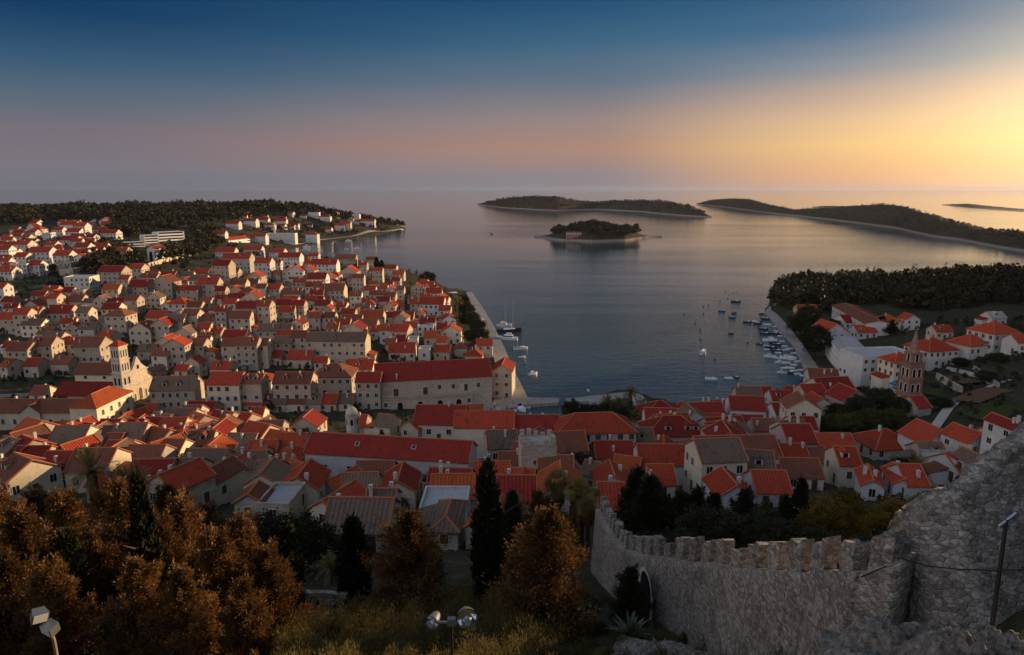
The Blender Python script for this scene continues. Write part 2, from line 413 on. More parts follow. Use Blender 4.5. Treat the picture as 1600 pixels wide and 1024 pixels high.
# ------------------------------------------------------------------ sea
def build_sea():
    me = bpy.data.meshes.new('sea')
    s = 30000
    me.from_pydata([(-s, -3000, 0), (s, -3000, 0), (s, s, 0), (-s, s, 0)], [], [(0, 1, 2, 3)])
    m = Mat('sea_water', 0.06, 0.5)
    m.b.inputs['IOR'].default_value = 1.33
    n0 = m.noise(0.006, 3, 0.5, m.coord((1, 2.2, 1), 'Object'))
    m.color(m.mix(n0, (0.030, 0.052, 0.058), (0.044, 0.070, 0.076)))
    v1 = m.coord((0.10, 0.26, 1), 'Object', (0, 0, R(-8)))
    v2 = m.coord((0.45, 0.95, 1), 'Object', (0, 0, R(14)))
    w1 = m.noise(1.0, 3, 0.55, v1, 0.4); w2 = m.noise(1.0, 4, 0.6, v2, 0.3)
    n3 = m.noise(0.0035, 3, 0.6, m.coord((0.35, 1.6, 1)), 1.5)
    patch = m.ramp(n3, [(0.35, (0.35, 0.35, 0.35)), (0.6, (1, 1, 1))])
    add = m.n('ShaderNodeMath', operation='MULTIPLY_ADD'); m.L.new(w2, add.inputs[0]); add.inputs[1].default_value = 0.75; m.L.new(w1, add.inputs[2])
    mul = m.n('ShaderNodeMath', operation='MULTIPLY'); m.L.new(add.outputs[0], mul.inputs[0]); m.L.new(patch, mul.inputs[1])
    sy = m.n('ShaderNodeSeparateXYZ'); m.L.new(m.tc.outputs['Object'], sy.inputs[0])           # ruffled in the harbour, glassy out in the channel
    mr = m.n('ShaderNodeMapRange'); m.L.new(sy.outputs[1], mr.inputs[0]); mr.inputs[1].default_value = 350; mr.inputs[2].default_value = 800; mr.inputs[3].default_value = 1.25; mr.inputs[4].default_value = 0.45
    ml2 = m.n('ShaderNodeMath', operation='MULTIPLY'); m.L.new(mul.outputs[0], ml2.inputs[0]); m.L.new(mr.outputs[0], ml2.inputs[1])
    m.bump(ml2.outputs[0], 0.24, 1.2)
    me.materials.append(m.m)
    o = obj('sea', me)
    tag(o, 'calm dark blue sea rippling from the harbour out to the horizon', 'sea', kind='structure')
build_sea()

# ------------------------------------------------------------------ islands: real mounds, as long and high as they look at their distance
land_m = Mat('island_scrub', 0.95, 0.05)
_n = land_m.noise(0.05, 6, 0.7); _n2 = land_m.noise(0.008, 4, 0.6)
_sep = land_m.n('ShaderNodeSeparateXYZ'); land_m.L.new(land_m.tc.outputs['Object'], _sep.inputs[0])
_k = land_m.n('ShaderNodeMapRange'); land_m.L.new(_sep.outputs[2], _k.inputs[0]); _k.inputs[1].default_value = 1.6; _k.inputs[2].default_value = 3.8
_c = land_m.ramp(_n, [(0.3, (0.018, 0.017, 0.010)), (0.5, (0.045, 0.035, 0.020)), (0.75, (0.085, 0.06, 0.035))])
_c = land_m.mix(land_m.ramp(_n2, [(0.4, (0, 0, 0)), (0.7, (1, 1, 1))]), _c, (0.055, 0.040, 0.026))
land_m.color(land_m.mix(_k.outputs[0], (0.26, 0.21, 0.18), _c)); land_m.bump(_n, 1.0, 4.0)
def mound(name, front, top, label, depth, nu=160, nv=26, rough=1.0):
    """front: [(u, v)] waterline as seen; top: [(u, v)] skyline. The crest stands `depth` metres behind the shore."""
    fu = np.array(front, float); tu = np.array(top, float)
    us = np.linspace(fu[0, 0], fu[-1, 0], nu)
    rng = np.random.default_rng(len(name) * 7 + len(front))
    base = np.array([P(u, v)[:2] for u, v in zip(us, np.interp(us, fu[:, 0], fu[:, 1]))])
    tv = np.interp(us, tu[:, 0], tu[:, 1])
    V = []
    prof = np.linspace(0, 1, nv)
    wob = np.convolve(rng.normal(0, 1, nu + 8), np.ones(9) / 9, 'valid')
    for i, u in enumerate(us):
        x, y = base[i]; r = math.hypot(x, y); ux, uy = x / r, y / r
        e = min(1.0, 6 * i / nu, 6 * (nu - 1 - i) / nu); dd = depth * (0.25 + 0.75 * math.sqrt(max(e, 0)))
        r2 = r + dd; d = ray(u, tv[i]); zc = CZ + d[2] / math.hypot(d[0], d[1]) * r2
        zc = max(zc, 2.0)
        for k, t in enumerate(prof):
            rr = r + 2 * dd * t + wob[i] * 6
            hh = (1 - abs(2 * t - 1) ** 2.2)
            z = -1.5 + (zc + 1.5) * hh + rng.normal(0, 0.6 * rough) * hh
            V.append((ux * rr, uy * rr, z))
    Fq = [(i * nv + k, (i + 1) * nv + k, (i + 1) * nv + k + 1, i * nv + k + 1) for i in range(nu - 1) for k in range(nv - 1)]
    me = bpy.data.meshes.new(name); me.from_pydata(V, [], Fq); me.update(); me.materials.append(land_m.m)
    me.polygons.foreach_set('use_smooth', [True] * len(Fq))
    o = obj(name, me); tag(o, label, 'island', kind='structure')
    return np.array(V).reshape(nu, nv, 3)
ISL = {}
ISL['a'] = mound('island', [(746, 320), (770, 323), (800, 326), (870, 329.5), (930, 327.5), (1000, 331), (1060, 337), (1112, 340.5)],
    [(746, 319), (780, 313), (800, 309), (835, 307.5), (870, 309), (905, 315), (930, 317), (960, 314.5), (1000, 314), (1040, 316), (1075, 323), (1100, 333), (1112, 340)],
    'long dark scrub island with a pale shore lying behind the small wooded islet', 120)
ISL['b'] = mound('island', [(1088, 319.5), (1130, 323.5), (1200, 333), (1300, 344), (1400, 357), (1455, 370), (1500, 376), (1560, 388), (1640, 400)],
    [(1088, 318.5), (1110, 313), (1140, 310.5), (1170, 311.5), (1200, 320), (1240, 328), (1300, 325), (1340, 322), (1370, 320), (1395, 321), (1430, 330), (1480, 345), (1520, 355), (1556, 362), (1600, 364), (1640, 366)],
    'longest bare hilly island sloping down towards the sunset', 130, 220)
ISL['c'] = mound('island', [(834, 371), (866, 376), (925, 378.5), (975, 377), (1034, 371.5)],
    [(834, 370.6), (858, 367.5), (875, 359), (930, 355.5), (985, 360), (1002, 367.5), (1034, 371)],
    'small wooded islet with a pale rocky shore in mid bay', 45, 120, 22, 0.6)
ISL['d'] = mound('island', [(1268, 324.6), (1300, 326), (1420, 330)], [(1268, 323.6), (1290, 322), (1420, 323)], 'low flat spit of land showing behind the saddle of the longest island', 150, 40, 12)
ISL['e'] = mound('island', [(1472, 321), (1560, 329), (1680, 339)], [(1472, 320), (1510, 318.5), (1560, 324), (1600, 328), (1680, 332)], 'faint far island on the horizon under the sunset glow', 300, 50, 10)
# ------------------------------------------------------------------ houses
def dmat(p): return (Vector(p) - Vector((0, 0, CZ))).length
WIN = {}
def win_mesh(w, h, style):
    """a window: pale stone surround, dark panes with a cross bar, or closed shutters; faces -y, origin at its middle"""
    k = (round(w, 1), round(h, 1), style)
    if k in WIN: return WIN[k]
    b = MB(); t = 0.14; W2, H2 = w / 2, h / 2
    b.box(-W2 - t, -0.06, -H2 - t, W2 + t, 0.02, -H2, 1); b.box(-W2 - t, -0.06, H2, W2 + t, 0.02, H2 + t, 1)
    b.box(-W2 - t, -0.06, -H2, -W2, 0.02, H2, 1); b.box(W2, -0.06, -H2, W2 + t, 0.02, H2, 1)
    if style == 'g':
        b.add([(-W2, -0.012, -H2), (W2, -0.012, -H2), (W2, -0.012, H2), (-W2, -0.012, H2)], [(0, 1, 2, 3)], 0)
        b.box(-0.03, -0.04, -H2, 0.03, -0.014, H2, 1)
    else:
        b.box(-W2, -0.05, -H2, -0.01, 0.0, H2, 0); b.box(0.01, -0.05, -H2, W2, 0.0, H2, 0)
    WIN[k] = b.mesh('window', [M['dark'] if style == 'g' else M['shut'] if style == 's' else M['wood'], M['frame']])
    return WIN[k]
CHM = {}
def chimney_mesh(s=0):
    if s not in CHM:
        b = MB(); h = 0.8 + 0.4 * s
        b.box(-0.24, -0.30, -0.8, 0.24, 0.30, h); b.box(-0.31, -0.37, h, 0.31, 0.37, h + 0.1)
        b.box(-0.22, -0.26, h + 0.1, -0.08, 0.26, h + 0.35); b.box(0.08, -0.26, h + 0.1, 0.22, 0.26, h + 0.35); b.box(-0.28, -0.33, h + 0.35, 0.28, 0.33, h + 0.43)
        CHM[s] = b.mesh('chimney', [M['chim']])
    return CHM[s]
def body_mesh(L, D, H, rise, form, wall, deep=3.0):
    """walls with gables; ridge along x"""
    b = MB(); x, y = L / 2, D / 2
    vs = [(-x, -y, -deep), (x, -y, -deep), (x, y, -deep), (-x, y, -deep), (-x, -y, H), (x, -y, H), (x, y, H), (-x, y, H)]
    fs = [(0, 1, 5, 4), (2, 3, 7, 6)]
    if form == 'g':
        vs += [(-x, 0, H + rise), (x, 0, H + rise)]
        fs += [(1, 2, 6, 9, 5), (3, 0, 4, 8, 7)]
    else:
        fs += [(1, 2, 6, 5), (3, 0, 4, 7), (4, 5, 6, 7)]
    b.add(vs, fs)
    if form == 'f':                                        # parapet round a flat roof
        t = 0.3
        for q in ((-x, -y, x, -y + t), (-x, y - t, x, y), (-x, -y + t, -x + t, y - t), (x - t, -y + t, x, y - t)):
            b.box(q[0], q[1], H + 0.002, q[2], q[3], H + 0.6)
    return b.mesh('wall', [wall])
def roof_mesh(L, D, H, rise, form, mat, oh=0.35, th=0.16):
    b = MB(); x, y = L / 2, D / 2
    if form == 'g':
        sl = rise / y; yo = y + oh; xo = x + oh * 0.6; ze = H - oh * sl
        A = [(-xo, -yo, ze + th), (xo, -yo, ze + th), (xo, 0, H + rise + th), (-xo, 0, H + rise + th), (xo, yo, ze + th), (-xo, yo, ze + th)]
        B = [(p[0], p[1], p[2] - th + 0.01) for p in A]
        b.add(A + B, [(0, 1, 2, 3), (3, 2, 4, 5), (6, 7, 1, 0), (10, 11, 5, 4), (1, 7, 8, 2), (2, 8, 10, 4), (0, 3, 9, 6), (3, 5, 11, 9), (7, 6, 9, 8), (8, 9, 11, 10)])
        z = H + rise + th
        b.tube([(-xo - 0.03, 0, z), (xo + 0.03, 0, z)], [0.17, 0.17], 6, 1)
        for s in (-1, 1):                                  # verge tiles
            for e in (-1, 1):
                b.tube([(s * (xo - 0.08), e * yo, ze + th + 0.03), (s * (xo - 0.08), 0.05 * e, z + 0.03)], [0.11, 0.11], 5, 1)
    elif form == 'h':
        yo, xo = y + oh, x + oh; sl = rise / min(x, y); ze = H - oh * sl * 0.6
        rx = max(x - y, 0.0); ry = max(y - x, 0.0); rx = max(rx, 0.02)
        z = H + rise
        A = [(-xo, -yo, ze), (xo, -yo, ze), (xo, yo, ze), (-xo, yo, ze), (-rx, -ry, z), (rx, -ry, z), (rx, ry, z), (-rx, ry, z)]
        fs = [(0, 1, 5, 4), (1, 2, 6, 5), (2, 3, 7, 6), (3, 0, 4, 7)]
        if ry > 0: fs.append((4, 5, 6, 7))
        Bt = [(p[0], p[1], p[2] - 0.18) for p in A[:4]]
        b.add(A + Bt, fs + [(8, 9, 1, 0), (9, 10, 2, 1), (10, 11, 3, 2), (11, 8, 0, 3), (9, 8, 11, 10)])
        for i, j in ((0, 4), (1, 5), (2, 6), (3, 7)): b.tube([A[i], A[j]], [0.13, 0.13], 5, 1)
        b.tube([((-rx - 0.02), -ry, z + 0.02), (rx + 0.02, ry, z + 0.02)], [0.15, 0.15], 5, 1)
    else:
        b.add([(-x + 0.3, -y + 0.3, H + 0.05), (x - 0.3, -y + 0.3, H + 0.05), (x - 0.3, y - 0.3, H + 0.05), (-x + 0.3, y - 0.3, H + 0.05)], [(0, 1, 2, 3)])
    return b.mesh('roof', [mat, M['ridge']])
def dormer_mesh(roofmat, wallmat):
    b = MB()
    b.box(-0.8, 0, -0.6, 0.8, 2.4, 1.1, 0)
    b.add([(-1.0, -0.15, 1.1), (1.0, -0.15, 1.1), (0, -0.15, 1.75), (-1.0, 2.8, 1.1), (1.0, 2.8, 1.1), (0, 2.8, 1.75)], [(0, 1, 2), (5, 4, 3), (2, 1, 4, 5), (0, 2, 5, 3), (1, 0, 3, 4)], 1)
    b.add([(-0.45, -0.01, -0.1), (0.45, -0.01, -0.1), (0.45, -0.01, 0.95), (-0.45, -0.01, 0.95)], [(0, 1, 2, 3)], 2)
    return b.mesh('dormer', [wallmat, roofmat, M['dark']])
WN = {'s': 'stone', 'g': 'grey stone', 'c': 'cream', 'w': 'white', 'p': 'pink'}
RN = {'r': 'red', 'd': 'dark red', 'o': 'orange', 'b': 'brown', 'y': 'weathered brown', 'f': 'flat'}
FOOT = []
HOUSES = []        # (object, photo u, v, words) for the labels
def st_balc(H): return H > 5.5
def house(u, vE, w, h, kind, wc, rc, rot=0, dep=None, rise=None, dorm=0, wins=True, chim=None, rowv=None, Hm=None):
    w *= 1.13; vE -= 1; h = h * 1.2 + (2 if vE > 400 else 0); base = G(u, vE + h); s = F / proj(base)[2]
    W = w / s; H = max(2.6, h / s * 1.03)
    H = min(H, 13.5) if Hm is None else Hm
    D = dep if dep else min(max(W * 0.9, 7.5), 12.0)
    a = R(rot)
    cx, cy = base[0] - math.sin(a) * D / 2, base[1] + math.cos(a) * D / 2
    yk = kind == 'Y'
    L, Dd, rz = (D, W, a + R(90)) if yk else (W, D, a)
    form = {'X': 'g', 'Y': 'g', 'H': 'h', 'F': 'f'}[kind]
    rs = rise if rise else (min(L, Dd) if form == 'h' else Dd) / 2 * 0.62
    name = {'s': 'stone_house', 'g': 'stone_house', 'c': 'plastered_house', 'w': 'white_house', 'p': 'pink_house'}[wc]
    root = empty(name, (cx, cy, base[2]), rz)
    obj('wall', body_mesh(L, Dd, H, rs, form, M[wc]), root)
    rf = obj('roof', roof_mesh(L, Dd, H, rs, form, M[rc]), root)
    # chimneys
    nch = chim if chim is not None else (rnd.choice((0, 0, 1, 1, 2)) if s > 1.6 and form != 'f' else 0)
    for k in range(nch):
        x = rnd.uniform(-0.4, 0.4) * L; y = rnd.uniform(-0.3, 0.3) * Dd
        if form == 'h': x *= 0.4; y *= 0.4
        zr = H + rs * (1 - abs(y) / (Dd / 2))
        if form == 'h': zr = H + rs * min(1 - abs(x) / (L / 2), 1 - abs(y) / (Dd / 2)) * 1.2
        obj('chimney', chimney_mesh(k % 2), rf, (x, y, zr))
    for k in range(dorm):
        x = (k + 0.5) / dorm * L * 0.8 - 0.4 * L
        yk_ = -Dd / 2 * 0.62
        o = obj('dormer', dormer_mesh(M[rc], M[wc]), rf, (x, yk_, H + rs * 0.38 + 0.05))
    # lean-to annexe against one side
    if s > 1.5 and form != 'f' and rnd.random() < 0.32:
        aw, ad, ah = rnd.uniform(2.4, 4.0), Dd * rnd.uniform(0.4, 0.7), min(H * 0.62, rnd.uniform(2.4, 4.4)); sg = rnd.choice((-1, 1)); oy = rnd.uniform(-0.12, 0.12) * Dd
        b = MB(); x0, x1 = sorted((sg * (L / 2 + 0.003), sg * (L / 2 + aw))); b.box(x0, oy - ad / 2, -3, x1, oy + ad / 2, ah); b.build('annexe_wall', [M[wc]], root)
        b = MB(); xi, xo = sg * (L / 2 + 0.004), sg * (L / 2 + aw + 0.3); y0, y1 = oy - ad / 2 - 0.25, oy + ad / 2 + 0.25
        b.add([(xi, y0, ah + 0.95), (xo, y0, ah + 0.03), (xo, y1, ah + 0.03), (xi, y1, ah + 0.95), (xi, y0, ah + 0.75), (xo, y0, ah - 0.12), (xo, y1, ah - 0.12), (xi, y1, ah + 0.75)], [(0, 1, 2, 3), (7, 6, 5, 4), (0, 4, 5, 1), (1, 5, 6, 2), (2, 6, 7, 3)])
        b.build('annexe_roof', [M[rnd.choice('rdbyo')]], root)
    if dorm == 0 and not yk and form == 'g' and s > 1.9 and rnd.random() < 0.16:
        obj('dormer', dormer_mesh(M[rc], M[wc]), rf, (rnd.uniform(-0.25, 0.25) * L, -Dd / 2 * 0.62, H + rs * 0.38 + 0.05))
    # windows on the walls that look towards the harbour side and the fortress
    if wins and s > 0.85:
        v = Vector((-cx, -cy, 0)).normalized()
        faces = [((0, -1), L, Dd / 2, 0.0), ((1, 0), Dd, L / 2, R(90)), ((0, 1), L, Dd / 2, R(180)), ((-1, 0), Dd, L / 2, R(-90))]
        c_, s_ = math.cos(rz), math.sin(rz)
        st = max(1, int((H + 0.4) / 2.9)); style = rnd.choice('gggsw')
        fh = H / st; total = 0
        for (nx, ny), span, off, fr in faces:
            wn = Vector((nx * c_ - ny * s_, nx * s_ + ny * c_, 0))
            if wn.dot(v) < 0.22: continue
            ncol = max(1, min(5 if span < 18 else 8, int(span / 2.7)))
            big = min(1.25, 0.95 + 0.02 * span)
            for r_ in range(st):
                for q in range(ncol):
                    if rnd.random() < 0.14 or total > (22 if s > 1.35 else 5): continue
                    t = (q + 0.5) / ncol * span - span / 2 + rnd.uniform(-0.15, 0.15)
                    z = r_ * fh + fh * 0.55
                    door = r_ == 0 and q == ncol // 2 and ncol > 1
                    ww, hh = (1.1, 2.1) if door else (round(big, 1), 1.5 if rnd.random() < 0.8 else 1.2)
                    if door: z = 1.05
                    # local place on the face
                    tx, ty = -ny, nx
                    stl = style if rnd.random() < 0.7 else 'g'
                    obj('door' if door else 'window', win_mesh(ww, hh, 'w' if door else stl), root, (nx * (off + 0.004) + tx * t, ny * (off + 0.004) + ty * t, z), fr)
                    total += 1
    FOOT.append((cx, cy, L / 2, Dd / 2, rz))
    stn = max(1, int((H + 0.4) / 2.9))
    if s > 1.8 and st_balc(H) and rnd.random() < 0.14 and form != 'f':
        b = MB(); bw = min(L, 4.2) / 2; z = min(3.1, H * 0.5); y = -Dd / 2
        b.box(-bw, y - 1.1, z, bw, y - 0.003, z + 0.14)
        for k in range(9): x = -bw + k * bw / 4; b.box(x - 0.03, y - 1.08, z + 0.14, x + 0.03, y - 1.02, z + 0.95)
        b.box(-bw, y - 1.1, z + 0.95, bw, y - 1.0, z + 1.02); b.build('balcony', [M['chim']], root)
    words = {1: 'low ', 2: '', 3: 'tall '}.get(stn, 'towering ')
    words += WN[wc] + ' house with ' + ('flat roof' if form == 'f' else RN[rc] + (' hip roof' if form == 'h' else ' gable-front roof' if yk else ' roof'))
    HOUSES.append((root, u, rowv if rowv else vE + h * 0.4, words, base))
    return root, (L, Dd, H, rs, rz)

HL = """
57,360,15,8,H,w,r 74,366,12,9,F,w,f 90,361,14,8,X,w,r 106,353,22,10,X,w,r 125,350,17,20,X,w,r 107,377,24,9,X,w,d 114,364,20,9,X,w,r 8,372,12,7,X,w,r 25,371,14,7,X,w,r 40,372,12,7,X,w,r
6,392,18,16,X,w,r 34,384,20,10,X,w,r 62,396,30,16,X,w,r 33,403,18,13,X,w,r 97,401,22,14,X,w,r 88,390,20,8,H,w,r 119,399,28,10,X,w,r 127,388,20,9,X,w,r 140,395,15,8,X,s,r 8,410,14,12,X,w,r 8,426,22,10,X,w,r
31,415,22,14,F,w,f 52,416,20,12,X,w,r 100,413,22,8,F,s,f 104,423,20,6,F,s,f 3,452,12,22,X,w,r 170,366,22,8,X,w,r 188,394,18,9,X,s,r 78,384,16,8,X,w,r 22,360,12,6,X,w,r 20,395,14,9,X,w,d
337,367,26,8,X,w,r 363,351,18,6,X,w,r 390,347,18,6,X,w,r 410,345,16,6,X,w,r 420,353,14,5,H,w,r 438,347,16,6,X,w,r 405,371,18,9,X,w,r 487,368,16,11,H,w,r 490,334,15,6,F,w,f 508,340,14,6,H,w,r 521,334,12,5,H,w,r
556,337,10,8,F,w,f 573,347,22,7,X,w,r 531,354,14,7,X,w,r 541,351,12,9,X,s,r 512,360,10,4,X,w,r 459,354,12,4,X,w,r 352,395,26,9,X,w,r 370,406,38,18,X,g,r 395,392,24,9,X,w,r 432,396,20,8,X,w,r 452,404,30,14,X,w,r
490,402,14,12,X,w,r 411,413,22,20,X,w,r 431,413,14,8,X,w,r 475,413,26,6,H,w,r 506,415,36,16,X,w,r 462,426,22,14,Y,w,r 481,425,20,14,Y,w,r 495,438,26,18,X,w,d 521,432,18,12,H,w,r 545,427,24,14,Y,s,r 540,406,28,8,X,s,r
568,416,10,12,X,s,r 590,425,14,14,X,s,r 560,436,16,16,X,s,b 610,421,16,8,X,s,r 622,430,16,7,X,s,r 440,448,18,10,X,s,r 580,408,14,8,X,s,r
122,436,34,16,F,w,f 173,427,34,14,X,g,d 194,438,14,12,X,s,r 174,454,22,18,X,s,r 193,455,12,14,F,s,f 107,458,14,18,X,s,d 125,456,16,20,F,s,f 78,456,20,8,X,s,r 60,464,18,10,X,s,d 84,468,14,18,X,s,r 50,478,18,10,Y,s,r
112,473,28,10,X,s,d 157,471,18,14,Y,s,r 186,475,22,10,X,s,d 93,491,32,18,X,s,d 131,490,18,20,X,s,y 12,500,26,18,X,s,r 36,493,20,26,X,s,r 57,490,14,22,X,s,r 183,495,30,26,H,s,b 136,516,22,14,X,s,y 164,528,18,10,X,s,r
100,508,16,8,X,s,r 14,473,20,12,X,g,d 70,523,20,10,X,s,b 212,421,20,12,X,s,r 262,433,20,12,X,s,d 255,443,28,20,Y,s,b 217,450,28,16,X,s,d 206,471,18,16,X,s,d 240,467,20,12,Y,s,r 278,476,26,14,H,w,r 298,494,22,20,X,s,b
243,498,28,10,X,s,r 252,510,26,22,Y,s,d 313,429,22,8,X,w,r 346,417,24,22,X,s,d 325,446,28,18,X,s,r 345,456,14,14,X,s,d 372,446,22,14,X,s,b 387,458,22,16,H,c,d 304,481,20,14,X,s,b 321,474,16,14,X,s,r 347,488,15,28,X,s,d
376,499,28,22,X,s,b 318,516,18,16,X,s,r 337,522,16,10,X,s,r 287,523,26,16,Y,s,r 385,483,28,10,X,s,d 359,476,18,14,X,w,r 285,455,16,10,X,s,r 236,432,18,9,X,s,r 300,455,18,12,X,s,d
408,452,14,12,X,s,b 457,461,24,12,X,s,d 514,456,42,16,X,s,b 452,473,22,10,X,s,r 414,477,18,34,X,s,d 443,478,22,16,X,s,d 466,479,18,18,X,s,d 484,471,14,8,X,s,r 497,472,14,10,X,s,d 491,498,18,14,X,s,b 511,498,22,14,X,s,b
512,485,14,10,Y,s,r 556,464,16,14,X,s,b 533,481,14,10,X,s,r 577,477,16,8,H,s,r 464,508,20,22,Y,s,d 419,519,28,16,X,s,r 443,517,22,18,X,s,y 520,514,16,12,X,s,d 537,508,18,14,X,s,r 580,499,32,14,X,s,d 543,492,20,10,X,s,d
558,489,10,10,Y,s,b 578,455,16,10,X,s,r 600,472,16,10,X,s,d 651,451,16,14,Y,s,d 626,455,10,16,X,s,y 609,465,16,14,X,s,b 668,448,18,8,X,w,r 678,460,22,12,X,w,r 674,477,34,14,X,w,r 650,476,16,10,X,s,r 630,499,28,9,X,s,d
610,497,18,8,X,s,d 656,492,14,12,Y,s,r 665,512,22,12,F,w,f 705,520,26,14,Y,s,r 697,499,20,9,H,s,b 640,513,20,9,X,s,r 624,480,12,10,X,s,r 690,480,14,10,X,s,d 610,519,16,9,X,s,b 588,519,16,10,X,s,r 690,515,14,9,X,s,d
10,543,16,7,F,w,f 30,549,30,22,X,s,b 64,542,34,24,X,s,b 110,539,18,16,X,s,r 140,543,36,32,X,s,b 8,574,14,16,X,s,r,-15 50,573,20,14,X,s,r 95,570,26,14,X,s,d 72,556,12,8,X,s,r 58,618,20,8,X,s,d 232,582,12,12,Y,s,y,-20
229,550,24,10,X,s,r 250,557,22,16,X,s,r 274,542,30,26,Y,s,r 310,541,18,18,X,s,b 345,578,28,14,X,s,r 332,563,16,14,Y,s,b 361,542,24,28,X,s,d 387,541,30,32,X,s,b 322,610,14,14,X,s,d
411,596,24,18,H,s,r 520,590,54,26,H,s,b 576,598,34,34,X,s,d 568,573,16,14,X,s,y 443,537,24,24,X,s,y 468,529,22,30,X,s,b 411,541,16,28,X,s,r 468,563,34,10,X,s,r 430,560,18,9,X,s,r 628,552,36,9,X,s,r 690,551,22,9,X,s,r
663,549,16,12,F,w,f 690,536,14,10,X,s,o 720,545,18,10,H,s,d 757,541,22,14,X,s,r 625,535,14,10,X,g,d 645,533,14,12,F,s,f 610,540,14,10,X,s,b 740,557,24,8,H,s,r
107,672,24,16,Y,s,r,-20 100,707,30,20,Y,s,r,-25 42,729,46,9,X,s,d 92,739,52,9,X,s,d 165,676,28,12,X,s,d 165,701,34,11,X,s,b 180,714,36,12,X,s,r 206,676,22,13,X,s,d 240,672,34,13,X,s,d 135,690,20,9,X,s,r,-15
268,676,16,18,Y,s,r,-35 291,678,17,22,Y,s,b,-35 335,681,30,18,Y,s,d 375,664,18,14,X,s,r,-20 240,703,30,18,Y,s,o,-35 264,697,18,10,X,s,o,-15 318,699,22,9,X,s,r 260,715,36,9,X,s,b 314,730,56,14,X,s,y 343,734,20,18,Y,s,r,-30
372,701,40,12,X,g,y 388,738,40,10,X,s,y 348,662,16,9,X,s,r,-15 310,648,40,7,X,s,d 195,654,18,9,Y,s,r,-25 232,648,16,9,X,s,r
385,633,44,9,X,s,r 430,632,30,9,X,s,y 460,632,26,9,X,s,b 487,632,26,9,X,s,r 512,632,24,9,X,s,r 540,631,20,9,X,s,y 421,678,32,11,X,s,y 475,668,40,9,Y,s,d 446,723,40,16,H,s,r 432,695,22,9,X,s,r 400,655,18,9,X,s,r
512,773,48,14,Y,s,o,-30 506,803,48,18,Y,s,r,-25 583,756,52,12,X,s,r 560,782,48,12,X,s,y 428,802,46,12,F,s,f 700,771,60,13,X,s,d 692,803,66,20,F,w,f 768,757,50,12,X,s,r 754,833,48,20,Y,s,o,-12 556,852,90,9,X,s,r 592,822,40,12,X,s,y 695,842,36,14,H,s,y
415,755,34,12,X,s,y 402,724,16,18,X,c,o 352,755,44,10,Y,s,r,-30 640,670,30,14,Y,s,r,-30 686,664,70,20,X,c,d 597,667,24,14,X,s,r,-15 736,650,34,14,X,s,o 560,668,18,10,X,s,r
895,738,34,14,H,s,y 962,716,54,14,X,s,d 975,745,36,12,X,s,o,-20 960,767,48,12,Y,w,r 962,805,46,12,X,s,r 1036,763,36,12,X,s,r 1005,775,30,14,Y,s,r,-15 800,735,40,14,X,s,r 812,770,34,14,X,s,r,-10
1036,652,56,18,H,w,d 1073,646,20,9,Y,w,d 1106,641,24,10,H,w,r 1128,642,18,9,X,w,r 1036,712,40,16,Y,w,r,-12 1088,716,38,10,X,s,d 1160,724,116,22,X,s,b 1168,642,48,16,X,w,d,-8 1175,668,36,12,X,s,d 1196,674,32,14,X,s,b 1115,665,30,10,X,w,r
1197,620,22,9,X,w,d 1222,626,28,10,X,w,d 1246,621,24,12,Y,w,d 1230,648,34,12,X,w,d 1261,641,24,18,Y,s,d 1284,633,26,16,Y,s,r 1310,614,52,12,X,s,d,8 1336,626,42,18,Y,p,d,12 1256,673,36,8,X,w,d 1306,706,58,12,X,s,r 1326,727,30,28,X,s,r
1242,720,40,20,X,s,r 1277,723,28,14,X,s,b 1255,748,54,14,X,c,r 1214,702,38,14,X,s,b 1401,702,66,12,H,s,r,8 1470,693,56,20,Y,w,r,10 1530,692,40,18,Y,w,r,15 1562,697,16,10,X,w,d,10 1590,672,24,34,Y,w,d,10 1550,733,30,22,Y,s,d,10
1462,718,34,12,X,g,y 1490,737,56,8,F,g,f 1150,777,52,18,Y,w,r 1208,772,48,16,X,w,r 1362,767,28,12,Y,w,r,-20 1411,762,28,14,Y,w,r,-15 1432,771,30,7,X,w,r 1506,747,20,8,X,w,r,10
1412,567,36,30,H,c,r,10 1472,549,50,20,H,w,r,14 1532,541,42,14,H,w,r,16 1570,522,46,22,H,w,r,16 1596,537,16,14,X,w,r 1391,503,26,13,H,c,r 1425,501,20,12,Y,w,r 1305,522,42,16,Y,w,r,14 1262,488,26,7,X,s,r 1355,521,28,6,X,w,r 1335,505,30,8,X,w,d,12 1475,520,24,8,X,s,r 1560,498,22,8,X,w,f
"""
def build_houses():
    for t in HL.split():
        q = t.split(',')
        u, v, w, h = map(float, q[:4]); rot = float(q[7]) if len(q) > 7 else rnd.uniform(-5, 4)
        form = q[4]; rc = q[6]; wc = q[5]
        if wc == 's' and rnd.random() < 0.2: wc = 'c'
        if wc in 'sc' and rc in 'rd' and rnd.random() < 0.26: rc = rnd.choice('bboy')
        dm = 2 if (458 <= u <= 521 and 585 < v < 600 and u > 480) else 0
        house(u, v, w, h, form, wc, rc, rot, dorm=dm, Hm=None)
build_houses()
